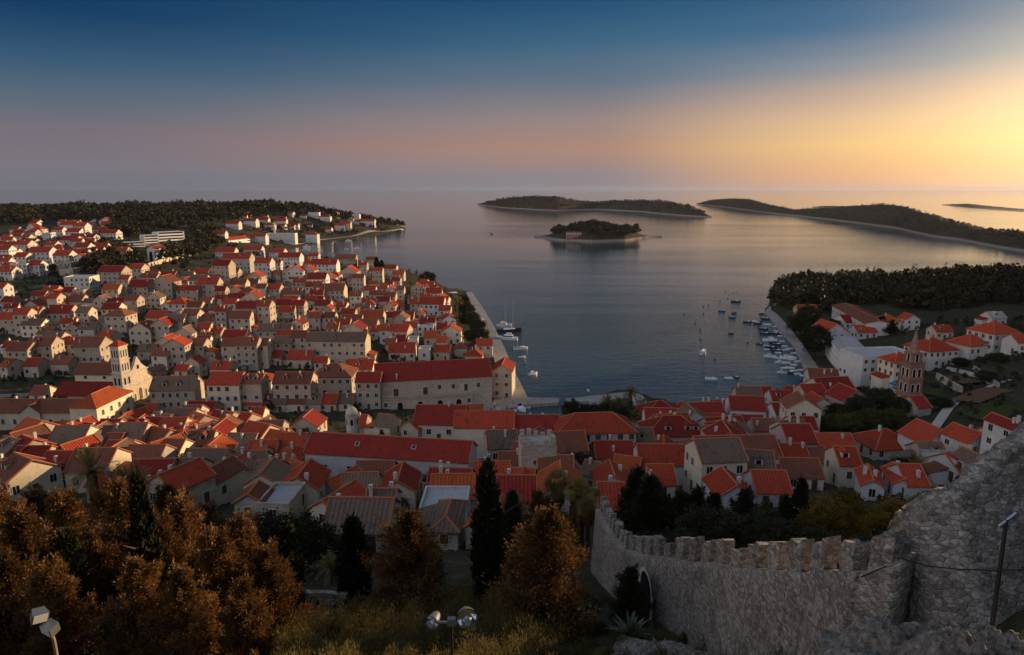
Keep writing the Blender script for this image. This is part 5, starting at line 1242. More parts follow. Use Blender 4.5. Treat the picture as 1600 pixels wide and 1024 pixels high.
def trunk_mesh(h, r, seed, limbs=5, spread=1.4, lean=0.2):
    rr = random.Random(seed); b = MB()
    pts = [(0, 0, -1.0)] + [(rr.uniform(-lean, lean) * k / 4, rr.uniform(-lean, lean) * k / 4, h * k / 5) for k in range(6)]
    b.tube(pts, [r * 1.25] + [r * (1 - 0.8 * k / 5) for k in range(6)], 8)
    for k in range(limbs):
        z = h * rr.uniform(0.35, 0.85); a = rr.uniform(0, 6.28); L = spread * rr.uniform(0.6, 1.2)
        b.tube([(0, 0, z), (L * 0.5 * math.cos(a), L * 0.5 * math.sin(a), z + L * 0.25), (L * math.cos(a), L * math.sin(a), z + L * 0.65)], [r * 0.4, r * 0.26, r * 0.08], 6)
    return b.mesh('trunk', [M['bark']])
def frond_quads(L, droop, az, el, rng, npair=16, lw=0.5, width=0.05):
    """one feather frond as many narrow leaflets"""
    out = []
    n = npair; ts = (np.arange(n) + 0.5) / n
    ca, sa = math.cos(az), math.sin(az)
    def pt(t): h = L * t * math.cos(el) * (1 - 0.15 * t); z = L * t * math.sin(el) - droop * L * t * t; return np.array([ca * h, sa * h, z])
    for t in ts:
        p = pt(t); q = pt(min(t + 0.08, 1.05)); ax = unit(q - p); side = unit(np.cross(ax, [0, 0, 1])); up = np.cross(side, ax)
        l = lw * (0.35 + 0.65 * math.sin(math.pi * (0.12 + 0.8 * t)))
        for s in (-1, 1):
            d = unit(side * s * 0.8 + ax * 0.65 + up * 0.22 + rng.normal(size=3) * 0.06); tip = p + d * l
            out += [p - ax * width, p + ax * width, tip + ax * width * 0.3, tip - ax * width * 0.3]
    for k in range(6):
        p, q = pt(k / 6), pt((k + 1) / 6); side = unit(np.cross(q - p, [0, 0, 1])) * 0.035
        out += [p - side, p + side, q + side * 0.8, q - side * 0.8]
    return out
def palm_crown(seed, L=3.4):
    rng = np.random.default_rng(seed); o = []
    for k in range(52):
        u = rng.uniform(0, 1); el = R(78 - 105 * u); o += frond_quads(L * rng.uniform(0.85, 1.1), 0.18 + 0.25 * u, rng.uniform(0, 6.283), el, rng)
    return quads_mesh('crown', np.array(o), 4, [M['palm']])
def fan_crown(seed):
    rng = np.random.default_rng(seed); o = []
    for k in range(34):
        az = rng.uniform(0, 6.283); el = R(rng.uniform(-55, 70)); s = 1.0
        d = np.array([math.cos(az) * math.cos(el), math.sin(az) * math.cos(el), math.sin(el)])
        c = d * s * 0.9; side = unit(np.cross(d, [0, 0, 1]) + 1e-6); up = np.cross(side, d)
        for j in range(15):
            a = R(-105 + 15 * j); e = d * math.cos(a) + side * math.sin(a); e = unit(e - np.array([0, 0, 0.18])); tip = c + e * 0.95; w = np.cross(e, up) * 0.045
            m_ = c + e * 0.5; o += [c, m_ + w, tip, m_ - w]
        sd = side * 0.03; o += [-sd, sd, c + sd, c - sd]
    return quads_mesh('crown', np.array(o), 4, [M['palm']])
def skirt_mesh(seed):
    rng = np.random.default_rng(seed); n = 420; a = rng.uniform(0, 6.283, n); z = rng.uniform(-2.4, -0.1, n); r = 0.28 + 0.25 * (1 + z / 2.4) + rng.uniform(0, 0.12, n)
    c = np.stack([r * np.cos(a), r * np.sin(a), z], -1); d = np.stack([0.2 * np.cos(a), 0.2 * np.sin(a), -np.ones(n)], -1)
    return quads_mesh('dead_leaf_skirt', leaf_quads(c, d, 0.34, 0.07, rng), 4, [M['golden']])
CR = {'c': [crown_mesh('conifer', M['conifer'], s) for s in (1, 2, 3, 4)], 'd': [crown_mesh('conifer', M['darkfol'], s) for s in (5, 6)],
      'y': [crown_mesh('cypress', M['darkfol'], s) for s in (7, 8)], 'g': [crown_mesh('broad', M['golden'], s) for s in (9, 10)],
      'b': [crown_mesh('broad', M['darkfol'], s) for s in (11, 12)], 'e': [crown_mesh('broad', M['green'], s) for s in (13, 14)], 'P': [palm_crown(15), palm_crown(16)], 'W': [fan_crown(17), fan_crown(18)]}
TKc = trunk_mesh(8.5, 0.22, 1, 7, 1.5); TKb = trunk_mesh(6.0, 0.26, 2, 7, 2.2, 0.3)
pb = MB(); pb.tube([(0, 0, -1)] + [(0, 0, k * 0.5) for k in range(21)], [0.36] + [0.30 + 0.05 * (k % 2) for k in range(21)], 10); TKp = pb.mesh('trunk', [M['bark']])
SK = skirt_mesh(4)
TREES = []
TN = {'c': ('conifer', 'russet brown conifer', 'conifers on the near slope'), 'd': ('dark_conifer', 'dark conifer', 'conifers behind the fortress wall'), 'y': ('cypress', 'slim dark cypress', 'cypresses'),
      'g': ('golden_tree', 'golden leaved tree', 'golden trees behind the fortress wall'), 'b': ('evergreen_tree', 'round dark evergreen tree', 'evergreen trees'), 'e': ('green_tree', 'green leafy tree', 'green trees'),
      'P': ('date_palm', 'bushy date palm', 'date palms'), 'W': ('fan_palm', 'shaggy fan palm', 'fan palms')}
def tree(k, u, vb, vt, w, back=0.0):
    p = G(u, vb); s = F / proj(p)[2]; h = (vb - vt) / s * 1.04; wd = w / s * (1.1 if k == 'c' else 1.0)
    nm, words, grp = TN[k]
    root = empty(nm, (p[0], p[1], p[2]), rnd.uniform(0, 6.28)); i = rnd.randrange(len(CR[k]))
    if k in 'PW':
        base = 3.4 if k == 'P' else 1.75; q = wd / 2 / base; zt = max(h - wd * 0.30, 0.6)
        obj('crown', CR[k][i], root, (0, 0, zt)).scale = (q, q, q)
        t = obj('trunk', TKp, root); t.scale = (q * (1.5 if k == 'P' else 0.75),) * 2 + (zt / 10.0,)
        if k == 'W': o = obj('dead_leaf_skirt', SK, root, (0, 0, zt)); o.scale = (q * 1.25, q * 1.25, q)
    else:
        r0 = {'c': 2.55, 'd': 2.55, 'y': 0.95}.get(k, 3.6); q = wd / 2 / r0; z = h / 10.0
        obj('crown', CR[k][i], root).scale = (q, q, z)
        obj('trunk', TKc if k in 'cdy' else TKb, root).scale = (min(q, z) * (0.8 if k != 'y' else 1.4),) * 2 + (z,)
    tag(root, None, 'palm' if k in 'PW' else 'tree', grp); TREES.append((root, u, (vb + vt) / 2, words, p))
    return root
TL = """c,18,935,738,115 c,62,990,768,120 c,118,945,744,112 c,165,1004,805,120 c,214,962,722,122 c,258,990,772,112 c,302,968,750,112 c,350,1008,800,122 c,388,988,780,112 c,428,1003,835,100
c,22,1048,830,120 c,100,1052,850,110 c,235,1046,845,120 c,300,1050,860,100 c,390,1052,880,90 c,72,885,748,90 c,178,900,752,92 c,332,905,772,92 c,272,885,742,92 c,-30,980,760,110 c,400,905,795,80 c,642,952,776,124 c,852,992,768,142 c,842,880,752,70
y,557,942,806,46 y,763,937,722,44 y,800,902,768,36 y,992,852,733,50 y,1012,862,745,48 y,1244,852,748,28 y,1222,850,774,22 y,784,905,800,34 y,245,1010,740,40 y,458,960,815,38 d,128,1015,800,90 d,372,985,800,84
d,984,972,872,66 d,1060,862,756,70 d,1086,862,748,64 d,1034,852,762,60 d,1112,852,760,60 d,1160,852,752,62 d,1200,866,790,52 d,1492,800,738,40 d,1376,520,492,26 d,1392,524,498,22
g,1290,872,776,72 g,1318,852,768,62 g,1342,876,790,70 g,1376,880,802,62 g,1412,862,782,82 g,1444,842,772,60 g,1262,882,806,60 g,1466,806,766,44 g,868,862,800,70 g,525,565,543,26
b,432,905,805,92 b,482,892,808,84 b,1102,872,796,84 b,1140,878,806,84 b,1182,884,806,84 b,1222,892,816,84 b,1302,894,838,84 b,1352,894,842,72 b,1398,892,838,74 b,1062,892,832,70 b,1020,892,838,70 b,906,748,708,44 b,882,748,715,36
b,895,660,626,34 b,945,662,632,46 b,972,668,636,44 b,925,656,634,34 b,668,450,426,26 b,1272,562,510,44 b,1250,528,490,40 b,1262,508,478,34 b,1330,552,535,24 b,1300,520,500,24
e,603,808,768,54 e,630,800,774,46 e,548,872,838,56 e,675,758,742,30 e,1100,706,676,24 e,1360,672,640,44 e,1326,674,648,40 e,1395,668,640,34 e,1430,690,662,30 e,1290,672,650,30
b,1340,650,618,44 b,1376,640,608,40 b,1310,660,632,36 b,1405,652,622,36 b,1470,640,622,30 b,1540,600,580,30 b,1500,575,560,26 b,1560,570,552,26 b,1445,720,690,36 b,1410,760,715,44
b,730,498,474,24 b,738,514,488,24 b,746,528,500,24 b,752,542,514,24 b,758,552,528,22 b,722,482,462,20 b,736,538,516,20 b,726,512,492,18 g,745,555,532,20
y,589,424,403,8 y,597,426,408,8 y,312,392,376,8 y,160,440,412,12 y,150,430,405,12 y,205,420,398,10 y,138,420,400,9
P,150,792,708,96 P,206,800,728,96 P,1428,765,712,62 P,886,662,640,36 P,950,652,618,38 P,966,650,622,36 P,984,646,604,38 P,1002,650,624,36 P,935,662,638,32 P,988,672,642,36 P,718,496,466,20 P,712,488,464,16 P,640,428,420,14 P,651,430,422,14 P,516,912,868,58 P,808,880,800,46
W,872,838,738,52 W,908,855,750,60 W,918,862,776,44 W,896,845,748,40 W,806,868,774,42"""
for t in TL.split():
    q = t.split(','); tree(q[0], *map(float, q[1:]))

# ------------------------------------------------------------------ far woods, one mass each
def in_poly(x, y, poly):
    ins = np.zeros(len(x), bool); n = len(poly)
    for i in range(n):
        (x0, y0), (x1, y1) = poly[i], poly[(i + 1) % n]
        if y0 != y1: ins ^= ((y0 > y) != (y1 > y)) & (x < (x1 - x0) * (y - y0) / (y1 - y0) + x0)
    return ins
def projv(x, y, z):
    z = z - CZ; f = y * CP - z * SP; up = y * SP + z * CP
    return 800 + F * x / f, 512 - F * up / f
def scatter(polys, box, n, seed):
    rng = np.random.default_rng(seed); x = rng.uniform(box[0], box[2], n); y = rng.uniform(box[1], box[3], n); z = hgt(x, y)
    u, v = projv(x, y, z); k = z > 1.1; ins = np.zeros(n, bool)
    for p in polys: ins |= in_poly(u, v, p)
    k &= ins
    return np.stack([x[k], y[k], z[k]], -1)
def wood(name, pts, label, hmin, hmax, seed, per=44, mat='woodland', kind='stuff', slim=0.1, lsz=0.40):
    rng = np.random.default_rng(seed); n = len(pts); per = int(per * 1.75)
    h = hmin + (hmax - hmin) * rng.beta(1.1, 1.9, n) * 1.3; clump = np.sin(pts[:, 0] * 0.055 + seed) * np.sin(pts[:, 1] * 0.043 - seed) + 0.6 * np.sin(pts[:, 0] * 0.16) * np.sin(pts[:, 1] * 0.13); h = h * (1 + 0.22 * clump); rad = h * rng.uniform(0.28, 0.42, n); cyp = rng.uniform(0, 1, n) < slim
    rad = np.where(cyp, h * 0.13, rad); h = np.where(cyp, h * 1.15, h)
    p = unit(rng.normal(size=(n, per, 3))); p[..., 2] = np.abs(p[..., 2]) * 1.0 - 0.15
    rr = rng.uniform(0.6, 1.08, (n, per, 1))
    c = pts[:, None] + p * rr * np.stack([rad, rad, h * 0.62], -1)[:, None] + np.stack([0 * h, 0 * h, h * 0.36], -1)[:, None]
    d = p + rng.normal(size=p.shape) * 0.7
    V = leaf_quads(c.reshape(-1, 3), np.cross(d.reshape(-1, 3), rng.normal(size=(n * per, 3))), np.repeat(rad * lsz * 0.8, per), np.repeat(rad * lsz * 0.55, per), rng)
    me = quads_mesh(name, V, 4, [M[mat]]); o = obj(name, me); tag(o, label, 'wood' if 'wood' in label else 'scrub', kind=kind); return o
ridge = [[(-40, 312), (0, 326), (60, 324), (130, 332), (200, 329), (300, 326), (400, 325), (500, 331), (560, 339), (600, 347), (634, 356), (600, 353), (560, 346), (500, 342), (440, 341), (400, 344), (340, 352), (300, 360), (250, 362), (205, 358), (150, 346), (112, 346), (60, 351), (0, 353), (-60, 350)],
         [(0, 300), (640, 300), (640, 330), (0, 330)]]
pts = scatter(ridge, (-1500, 480, -140, 1500), 15000, 1)
wood('pine_wood', pts[:3000], 'dark pine wood covering the long ridge behind the left hillside houses', 8, 14, 2, 46, slim=0.06)
pts = scatter([[(142, 384), (190, 387), (215, 402), (232, 424), (150, 446), (132, 415)], [(256, 391), (322, 381), (335, 394), (305, 404), (250, 411)], [(300, 362), (345, 356), (352, 384), (310, 388)], [(170, 350), (240, 362), (236, 372), (180, 372)]], (-620, 420, -250, 1100), 5000, 3)
wood('garden_wood', pts[:600], 'dark wood of pines and cypresses round the white balcony hotel', 7, 13, 4, 46, slim=0.3)
pts = scatter([[(400, 346), (500, 345), (600, 355), (628, 357), (590, 364), (470, 375), (390, 372)]], (-480, 700, -130, 1450), 1800, 5)
wood('garden_scrub', pts[:420], 'dark garden scrub between the white houses of the far peninsula', 4, 8, 6, 40, slim=0.15)
pts = scatter([[(0, 350), (180, 350), (240, 372), (180, 425), (150, 450), (0, 452)], [(330, 360), (460, 376), (450, 400), (560, 410), (600, 425), (470, 430), (330, 425), (230, 425)]], (-560, 380, -80, 1100), 2600, 25)
wood('garden_scrub', pts[:460], 'dark gardens between the white houses of the far left slope', 2.5, 6.5, 26, 40, slim=0.15)
hd = [[(1206, 470), (1204, 444), (1300, 436), (1400, 430), (1700, 430), (1700, 500), (1545, 492), (1470, 490), (1430, 486), (1385, 480), (1330, 476), (1310, 470), (1290, 490), (1262, 478), (1232, 500)]]
pts = scatter(hd, (180, 380, 520, 640), 5200, 7)
wood('headland_wood', pts[:2600], 'nearly black wood of pines and cypresses on the right headland', 5.0, 12.0, 8, 46, slim=0.32)
pts = scatter([[(1290, 610), (1420, 610), (1440, 700), (1290, 690)], [(1440, 560), (1600, 540), (1640, 600), (1560, 640), (1440, 610)], [(1480, 640), (1600, 640), (1600, 700), (1500, 680)], [(1380, 500), (1600, 500), (1600, 530), (1380, 525)], [(1000, 790), (1400, 780), (1420, 860), (1000, 870)]], (30, 60, 420, 420), 4200, 9)
wood('hillside_scrub', pts[:800], 'dark scrub on the banks and gardens of the right slope', 1.5, 3.5, 10, 40, 'darkfol', slim=0.0)
pts = scatter([[(0, 430), (140, 430), (150, 470), (60, 500), (0, 480)], [(0, 585), (110, 590), (90, 640), (0, 640)], [(270, 580), (330, 580), (330, 610), (270, 605)]], (-420, 180, -80, 560), 2500, 19)
wood('field_scrub', pts[:500], 'low dark scrub on the terraced fields of the left slope', 1.2, 3.2, 20, 40, 'darkfol', slim=0.0)
pts = scatter([[(60, 440), (760, 440), (790, 660), (600, 760), (0, 760), (0, 480)]], (-330, 130, 60, 520), 3200, 29)
wood('courtyard_greenery', pts[:520], 'small dark garden shrubs scattered in the courtyards of the old town', 1.5, 4.0, 30, 40, 'darkfol', slim=0.1)
def on_mound(key, zmin, n, seed, vmax=1.0):
    A = ISL[key].reshape(-1, 3); A = A[A[:, 2] > zmin]; rng = np.random.default_rng(seed)
    p = A[rng.integers(0, len(A), n)] + rng.normal(size=(n, 3)) * [3, 3, 0]; p[:, 2] -= 0.8
    if key == 'c': u, v = projv(p[:, 0], p[:, 1], p[:, 2]); p = p[~((u > 876) & (u < 920) & (v > 362))]
    return p
wood('islet_wood', on_mound('c', 8.0, 420, 31), 'dark pine wood crowning the small islet', 7, 12, 32, 46, slim=0.05)
wood('island_scrub', on_mound('a', 9, 1500, 33), 'dark low scrub wood covering the long island behind the islet', 5, 9, 34, 30, slim=0.0)
wood('island_scrub', on_mound('b', 12, 1500, 35), 'thin dark scrub on the longest island under the sunset', 2.5, 5.5, 36, 26, slim=0.0)
# ------------------------------------------------------------------ fortress wall and things on the near slope
def at(u, v, y):
    d = ray(u, v); t = y / d[1]; return np.array([d[0] * t, y, CZ + d[2] * t])
fw = Mat('fortress_stone', 0.92, 0.1)
_cd = fw.coord((1.0, 1.0, 1.7)); _dn = fw.n('ShaderNodeTexNoise'); _dn.inputs['Scale'].default_value = 2.0; fw.L.new(fw.tc.outputs['Object'], _dn.inputs['Vector']); _cd = fw.mix(0.12, _cd, _dn.outputs[1], 'ADD'); _v = fw.voro(4.6, _cd, 'F1', 1); _ed = fw.voro(4.6, _cd, 'DISTANCE_TO_EDGE', 0); _v2 = fw.voro(7.0); _n = fw.noise(0.6, 6, 0.7); _n2 = fw.noise(9.0, 5, 0.7)
_sx = fw.n('ShaderNodeSeparateColor'); fw.L.new(_v, _sx.inputs[0])
_c = fw.ramp(_sx.outputs[0], [(0.0, (0.22, 0.19, 0.165)), (0.5, (0.36, 0.315, 0.27)), (1.0, (0.50, 0.45, 0.39))])
_mt = fw.ramp(_ed, [(0.0, (0.50, 0.48, 0.46)), (0.10, (1, 1, 1))])
_c = fw.mix(0.42, _c, _mt, 'MULTIPLY')
_c = fw.mix(0.8, _c, fw.ramp(_n, [(0.30, (0.40, 0.38, 0.35)), (0.5, (0.85, 0.83, 0.8)), (0.75, (1.15, 1.12, 1.08))]), 'MULTIPLY')
_c = fw.mix(0.55, _c, fw.ramp(_n2, [(0.35, (0.4, 0.38, 0.36)), (0.55, (1, 1, 1)), (0.8, (1.3, 1.28, 1.24))]), 'MULTIPLY')
_tl = fw.noise(2.4, 4, 0.7)
_c = fw.mix(fw.ramp(_tl, [(0.62, (0, 0, 0)), (0.72, (0.8, 0.8, 0.8))]), _c, (0.05, 0.045, 0.035))
fw.color(fw.vary(_c, 0.9, 1.1))
_bm = fw.n('ShaderNodeMath', operation='ADD'); fw.L.new(fw.ramp(_ed, [(0.0, (0, 0, 0)), (0.12, (1, 1, 1))]), _bm.inputs[0]); fw.L.new(_n2, _bm.inputs[1]); fw.bump(_bm.outputs[0], 0.6, 0.07)
M['fort'] = fw.m
rk = Mat('weathered_rock', 0.95, 0.08)
_r1 = rk.noise(0.9, 7, 0.72); _r2 = rk.noise(5.0, 6, 0.7); _r3 = rk.noise(2.0, 4, 0.6, rk.coord((1, 1, 4)))
_rc = rk.ramp(_r2, [(0.3, (0.07, 0.06, 0.052)), (0.5, (0.20, 0.175, 0.15)), (0.7, (0.34, 0.30, 0.26))])
rk.color(rk.mix(0.7, _rc, rk.ramp(_r1, [(0.35, (0.45, 0.42, 0.38)), (0.6, (1.1, 1.08, 1.05))]), 'MULTIPLY')); rk.bump(_r3, 0.8, 0.2); M['rock'] = rk.m
def rough_box(b, p0, p1, thick, zb, zt0, zt1, n, m, rng, amp=0.06, side=1, crumble=0.0, batter=(0.0, 0.0)):
    """a rough stone slab from p0 to p1 (plan), top from zt0 to zt1; n x m cells on both faces"""
    p0 = np.array(p0[:2], float); p1 = np.array(p1[:2], float); d = p1 - p0; L = np.linalg.norm(d); d /= L; nrm = np.array([-d[1], d[0]])
    grid = {}
    tops = [zt0 + (zt1 - zt0) * i / n + (rng.normal() * crumble) for i in range(n + 1)]
    vs = []; idx = lambda f, i, j: f * (n + 1) * (m + 1) + i * (m + 1) + j
    for f in (0, 1):
        for i in range(n + 1):
            zb_i = zb[0] + (zb[1] - zb[0]) * i / n if isinstance(zb, (tuple, list)) else zb
            for j in range(m + 1):
                z = zb_i + (tops[i] - zb_i) * j / m
                q = p0 + d * (L * i / n) + nrm * ((f - 0.5) * thick + rng.normal() * amp + (f - 0.5) * 2 * batter[f] * (1 - j / m))
                vs.append((q[0] + d[0] * rng.normal() * amp * 0.5 * (0 < i < n), q[1] + d[1] * rng.normal() * amp * 0.5 * (0 < i < n), z + rng.normal() * amp * 0.6))
    fs = []
    for i in range(n):
        for j in range(m):
            a = (idx(0, i, j), idx(0, i + 1, j), idx(0, i + 1, j + 1), idx(0, i, j + 1)); fs.append(a)
            a = (idx(1, i, j), idx(1, i, j + 1), idx(1, i + 1, j + 1), idx(1, i + 1, j)); fs.append(a)
        fs.append((idx(0, i, m), idx(0, i + 1, m), idx(1, i + 1, m), idx(1, i, m)))
    for j in range(m):
        fs.append((idx(0, 0, j), idx(0, 0, j + 1), idx(1, 0, j + 1), idx(1, 0, j)))
        fs.append((idx(0, n, j), idx(1, n, j), idx(1, n, j + 1), idx(0, n, j + 1)))
    b.add(vs, fs)
def build_city_wall():
    rng = np.random.default_rng(21)
    path = [at(1424, 871, 18.3), at(1370, 893, 19.0), at(1300, 897, 21.5), at(1200, 893, 26), at(1110, 880, 32), at(1030, 871, 39), at(985, 860, 45), at(958, 828, 53), at(942, 797, 60)]
    root = empty('fortress_wall', (path[2][0], path[2][1], path[2][2] - 4))
    tag(root, 'grey battlemented fortress wall descending the slope towards the old town', 'fortress wall')
    o = np.array([path[2][0], path[2][1], path[2][2] - 4])
    b = MB()
    for a, c in zip(path, path[1:]):
        L = np.linalg.norm((c - a)[:2]); n = max(4, int(L / 0.35))
        gb = [zat(a[0], a[1]) - 2.0, zat(c[0], c[1]) - 2.0]
        e = (c - a) / L * 0.25
        rough_box(b, (a - o) - e * 0, (c - o) + e, 1.3, (gb[0] - o[2], gb[1] - o[2]), a[2] - o[2], c[2] - o[2], n, 18, rng, 0.022, batter=(0.0, 0.5))
    b.build('wall', [M['fort']], root, smooth=True)
    # merlons
    P_ = np.array(path); seg = np.linalg.norm(np.diff(P_, axis=0), axis=1); S = np.concatenate([[0], np.cumsum(seg)])
    def on(s): return np.array([np.interp(s, S, P_[:, k]) for k in range(3)])
    s = 0.55; k = 0
    while s < S[-1] - 1.0:
        w = rng.uniform(0.95, 1.2); a, c = on(s), on(s + w); h = rng.uniform(1.15, 1.45)
        if k in (6, 11, 17): h *= 0.7
        b = MB(); e = o + 0
        rough_box(b, a - e, c - e, 0.5, (a[2] - e[2] - 0.15, c[2] - e[2] - 0.15), a[2] - e[2] + h + rng.uniform(-0.12, 0.2), c[2] - e[2] + h, 4, 6, rng, 0.035, crumble=0.07)
        m_ = b.build('merlon', [M['fort']], root)
        s += w + rng.uniform(0.8, 1.0); k += 1
    # arched gateway in the wall
    p = at(1041, 962, 37.6); a, c = P_[4], P_[5]; d = (c - a)[:2]; ang = math.atan2(d[1], d[0])
    t = np.interp(37.6, [a[1], c[1]], [0, 1]); q = a + (c - a) * t; zb = zat(q[0], q[1]) - 0.2
    nrm = np.array([-math.sin(ang), math.cos(ang)]); sgn = 1
    face = q[:2] + nrm * 1.30
    gate = obj('gateway', arch_mesh(1.9, 3.3, 'gateway'), root, tuple(np.array([face[0], face[1], zb]) - o), ang + math.pi)
    # big bastion piece on the right
    r2 = empty('bastion_wall', (13.0, 18.6, 66)); tag(r2, 'massive ruined bastion wall rising to the right edge of the fortress wall', 'bastion wall'); o2 = np.array([13.0, 18.6, 66.0])
    top = [at(1368, 884, 20.2), at(1394, 868, 19.7), at(1416, 826, 19.2), at(1440, 808, 18.9), at(1500, 768, 18.8), at(1540, 737, 19.3), at(1600, 690, 20.2), at(1680, 636, 21.5), at(1790, 600, 23.0)]
    T = np.array(top); S = np.concatenate([[0], np.cumsum(np.linalg.norm(np.diff(T, axis=0), axis=1))]); n, m = 78, 40; q = np.linspace(0, S[-1], n + 1)
    P3 = np.stack([np.interp(q, S, T[:, k]) for k in range(3)], -1); P3[:, 2] += np.convolve(rng.normal(0, 0.16, n + 5), np.ones(5) / 5, 'valid'); b = MB(); vs = []
    for i in range(n + 1):
        x, y, z = P3[i]; zb = zat(x, y - 3.0) - 2.5
        prof = [(y + 0.9, z - 1.2), (y + 0.75, z - 0.05)] + [(y - 0.05 - 3.2 * (j / m) ** 1.15, z + (zb - z) * j / m) for j in range(m + 1)]
        for k, (yy, zz) in enumerate(prof):
            g = rng.normal(size=3) * (0.028 if k > 1 else 0.02); vs.append((x + g[0] - o2[0], yy + g[1] + 0.06 * math.sin(2.1 * x + 1.7 * zz) - o2[1], zz + g[2] - o2[2]))
    w = m + 3; b.add(vs, [(i * w + k, i * w + k + 1, (i + 1) * w + k + 1, (i + 1) * w + k) for i in range(n) for k in range(w - 1)] + [tuple(range(w)), tuple(range(n * w, n * w + w))[::-1]])
    b.build('wall', [M['fort']], r2, smooth=True)
build_city_wall()

def build_rocks():
    rng = np.random.default_rng(8)
    def rock(c, rad, hgt_, label, seed):
        n, m = 60, 46; V = []; r = np.random.default_rng(seed); ph = r.uniform(0, 6, 12)
        for i in range(n + 1):
            for j in range(m + 1):
                x = (i / n * 2 - 1); y = (j / m * 2 - 1); k = max(0, 1 - (x * x) ** 1.3 - (y * y) ** 1.3)
                rid = abs(math.sin(5 * x + 3 * y + ph[0])) * 0.35 + abs(math.sin(11 * x - 7 * y + ph[1])) * 0.2 + abs(math.sin(19 * x + 13 * y + ph[2])) * 0.11 + r.normal() * 0.018
                V.append((x * rad[0], y * rad[1], hgt_ * k ** 0.6 * (0.65 + rid) - 0.8))
        Fq = [(i * (m + 1) + j, (i + 1) * (m + 1) + j, (i + 1) * (m + 1) + j + 1, i * (m + 1) + j + 1) for i in range(n) for j in range(m)]
        b = MB(); b.add(V, Fq); o = b.build('rock_outcrop', [M['rock']], None, tuple(c), r.uniform(-0.5, 0.5)); tag(o, label, 'rock', 'rock outcrops on the near slope')
    for (u, v, y, rad, h, lb) in [(1500, 985, 14.5, (3.0, 2.0), 1.5, 'jagged grey rock outcrop at the foot of the bastion wall'), (1590, 1010, 13.0, (2.2, 1.6), 1.4, 'rounded grey boulder beside the dark lamp post at the right edge'),
                                  (1090, 985, 27, (4.2, 2.0), 1.1, 'low jagged rock shelf below the arched gateway'), (1010, 1010, 23, (3.0, 1.6), 0.8, 'small broken rock ledge beside the big agave')]:
        p = at(u, v, y); rock((p[0], p[1], zat(p[0], p[1])), rad, h, lb, int(u))
build_rocks()

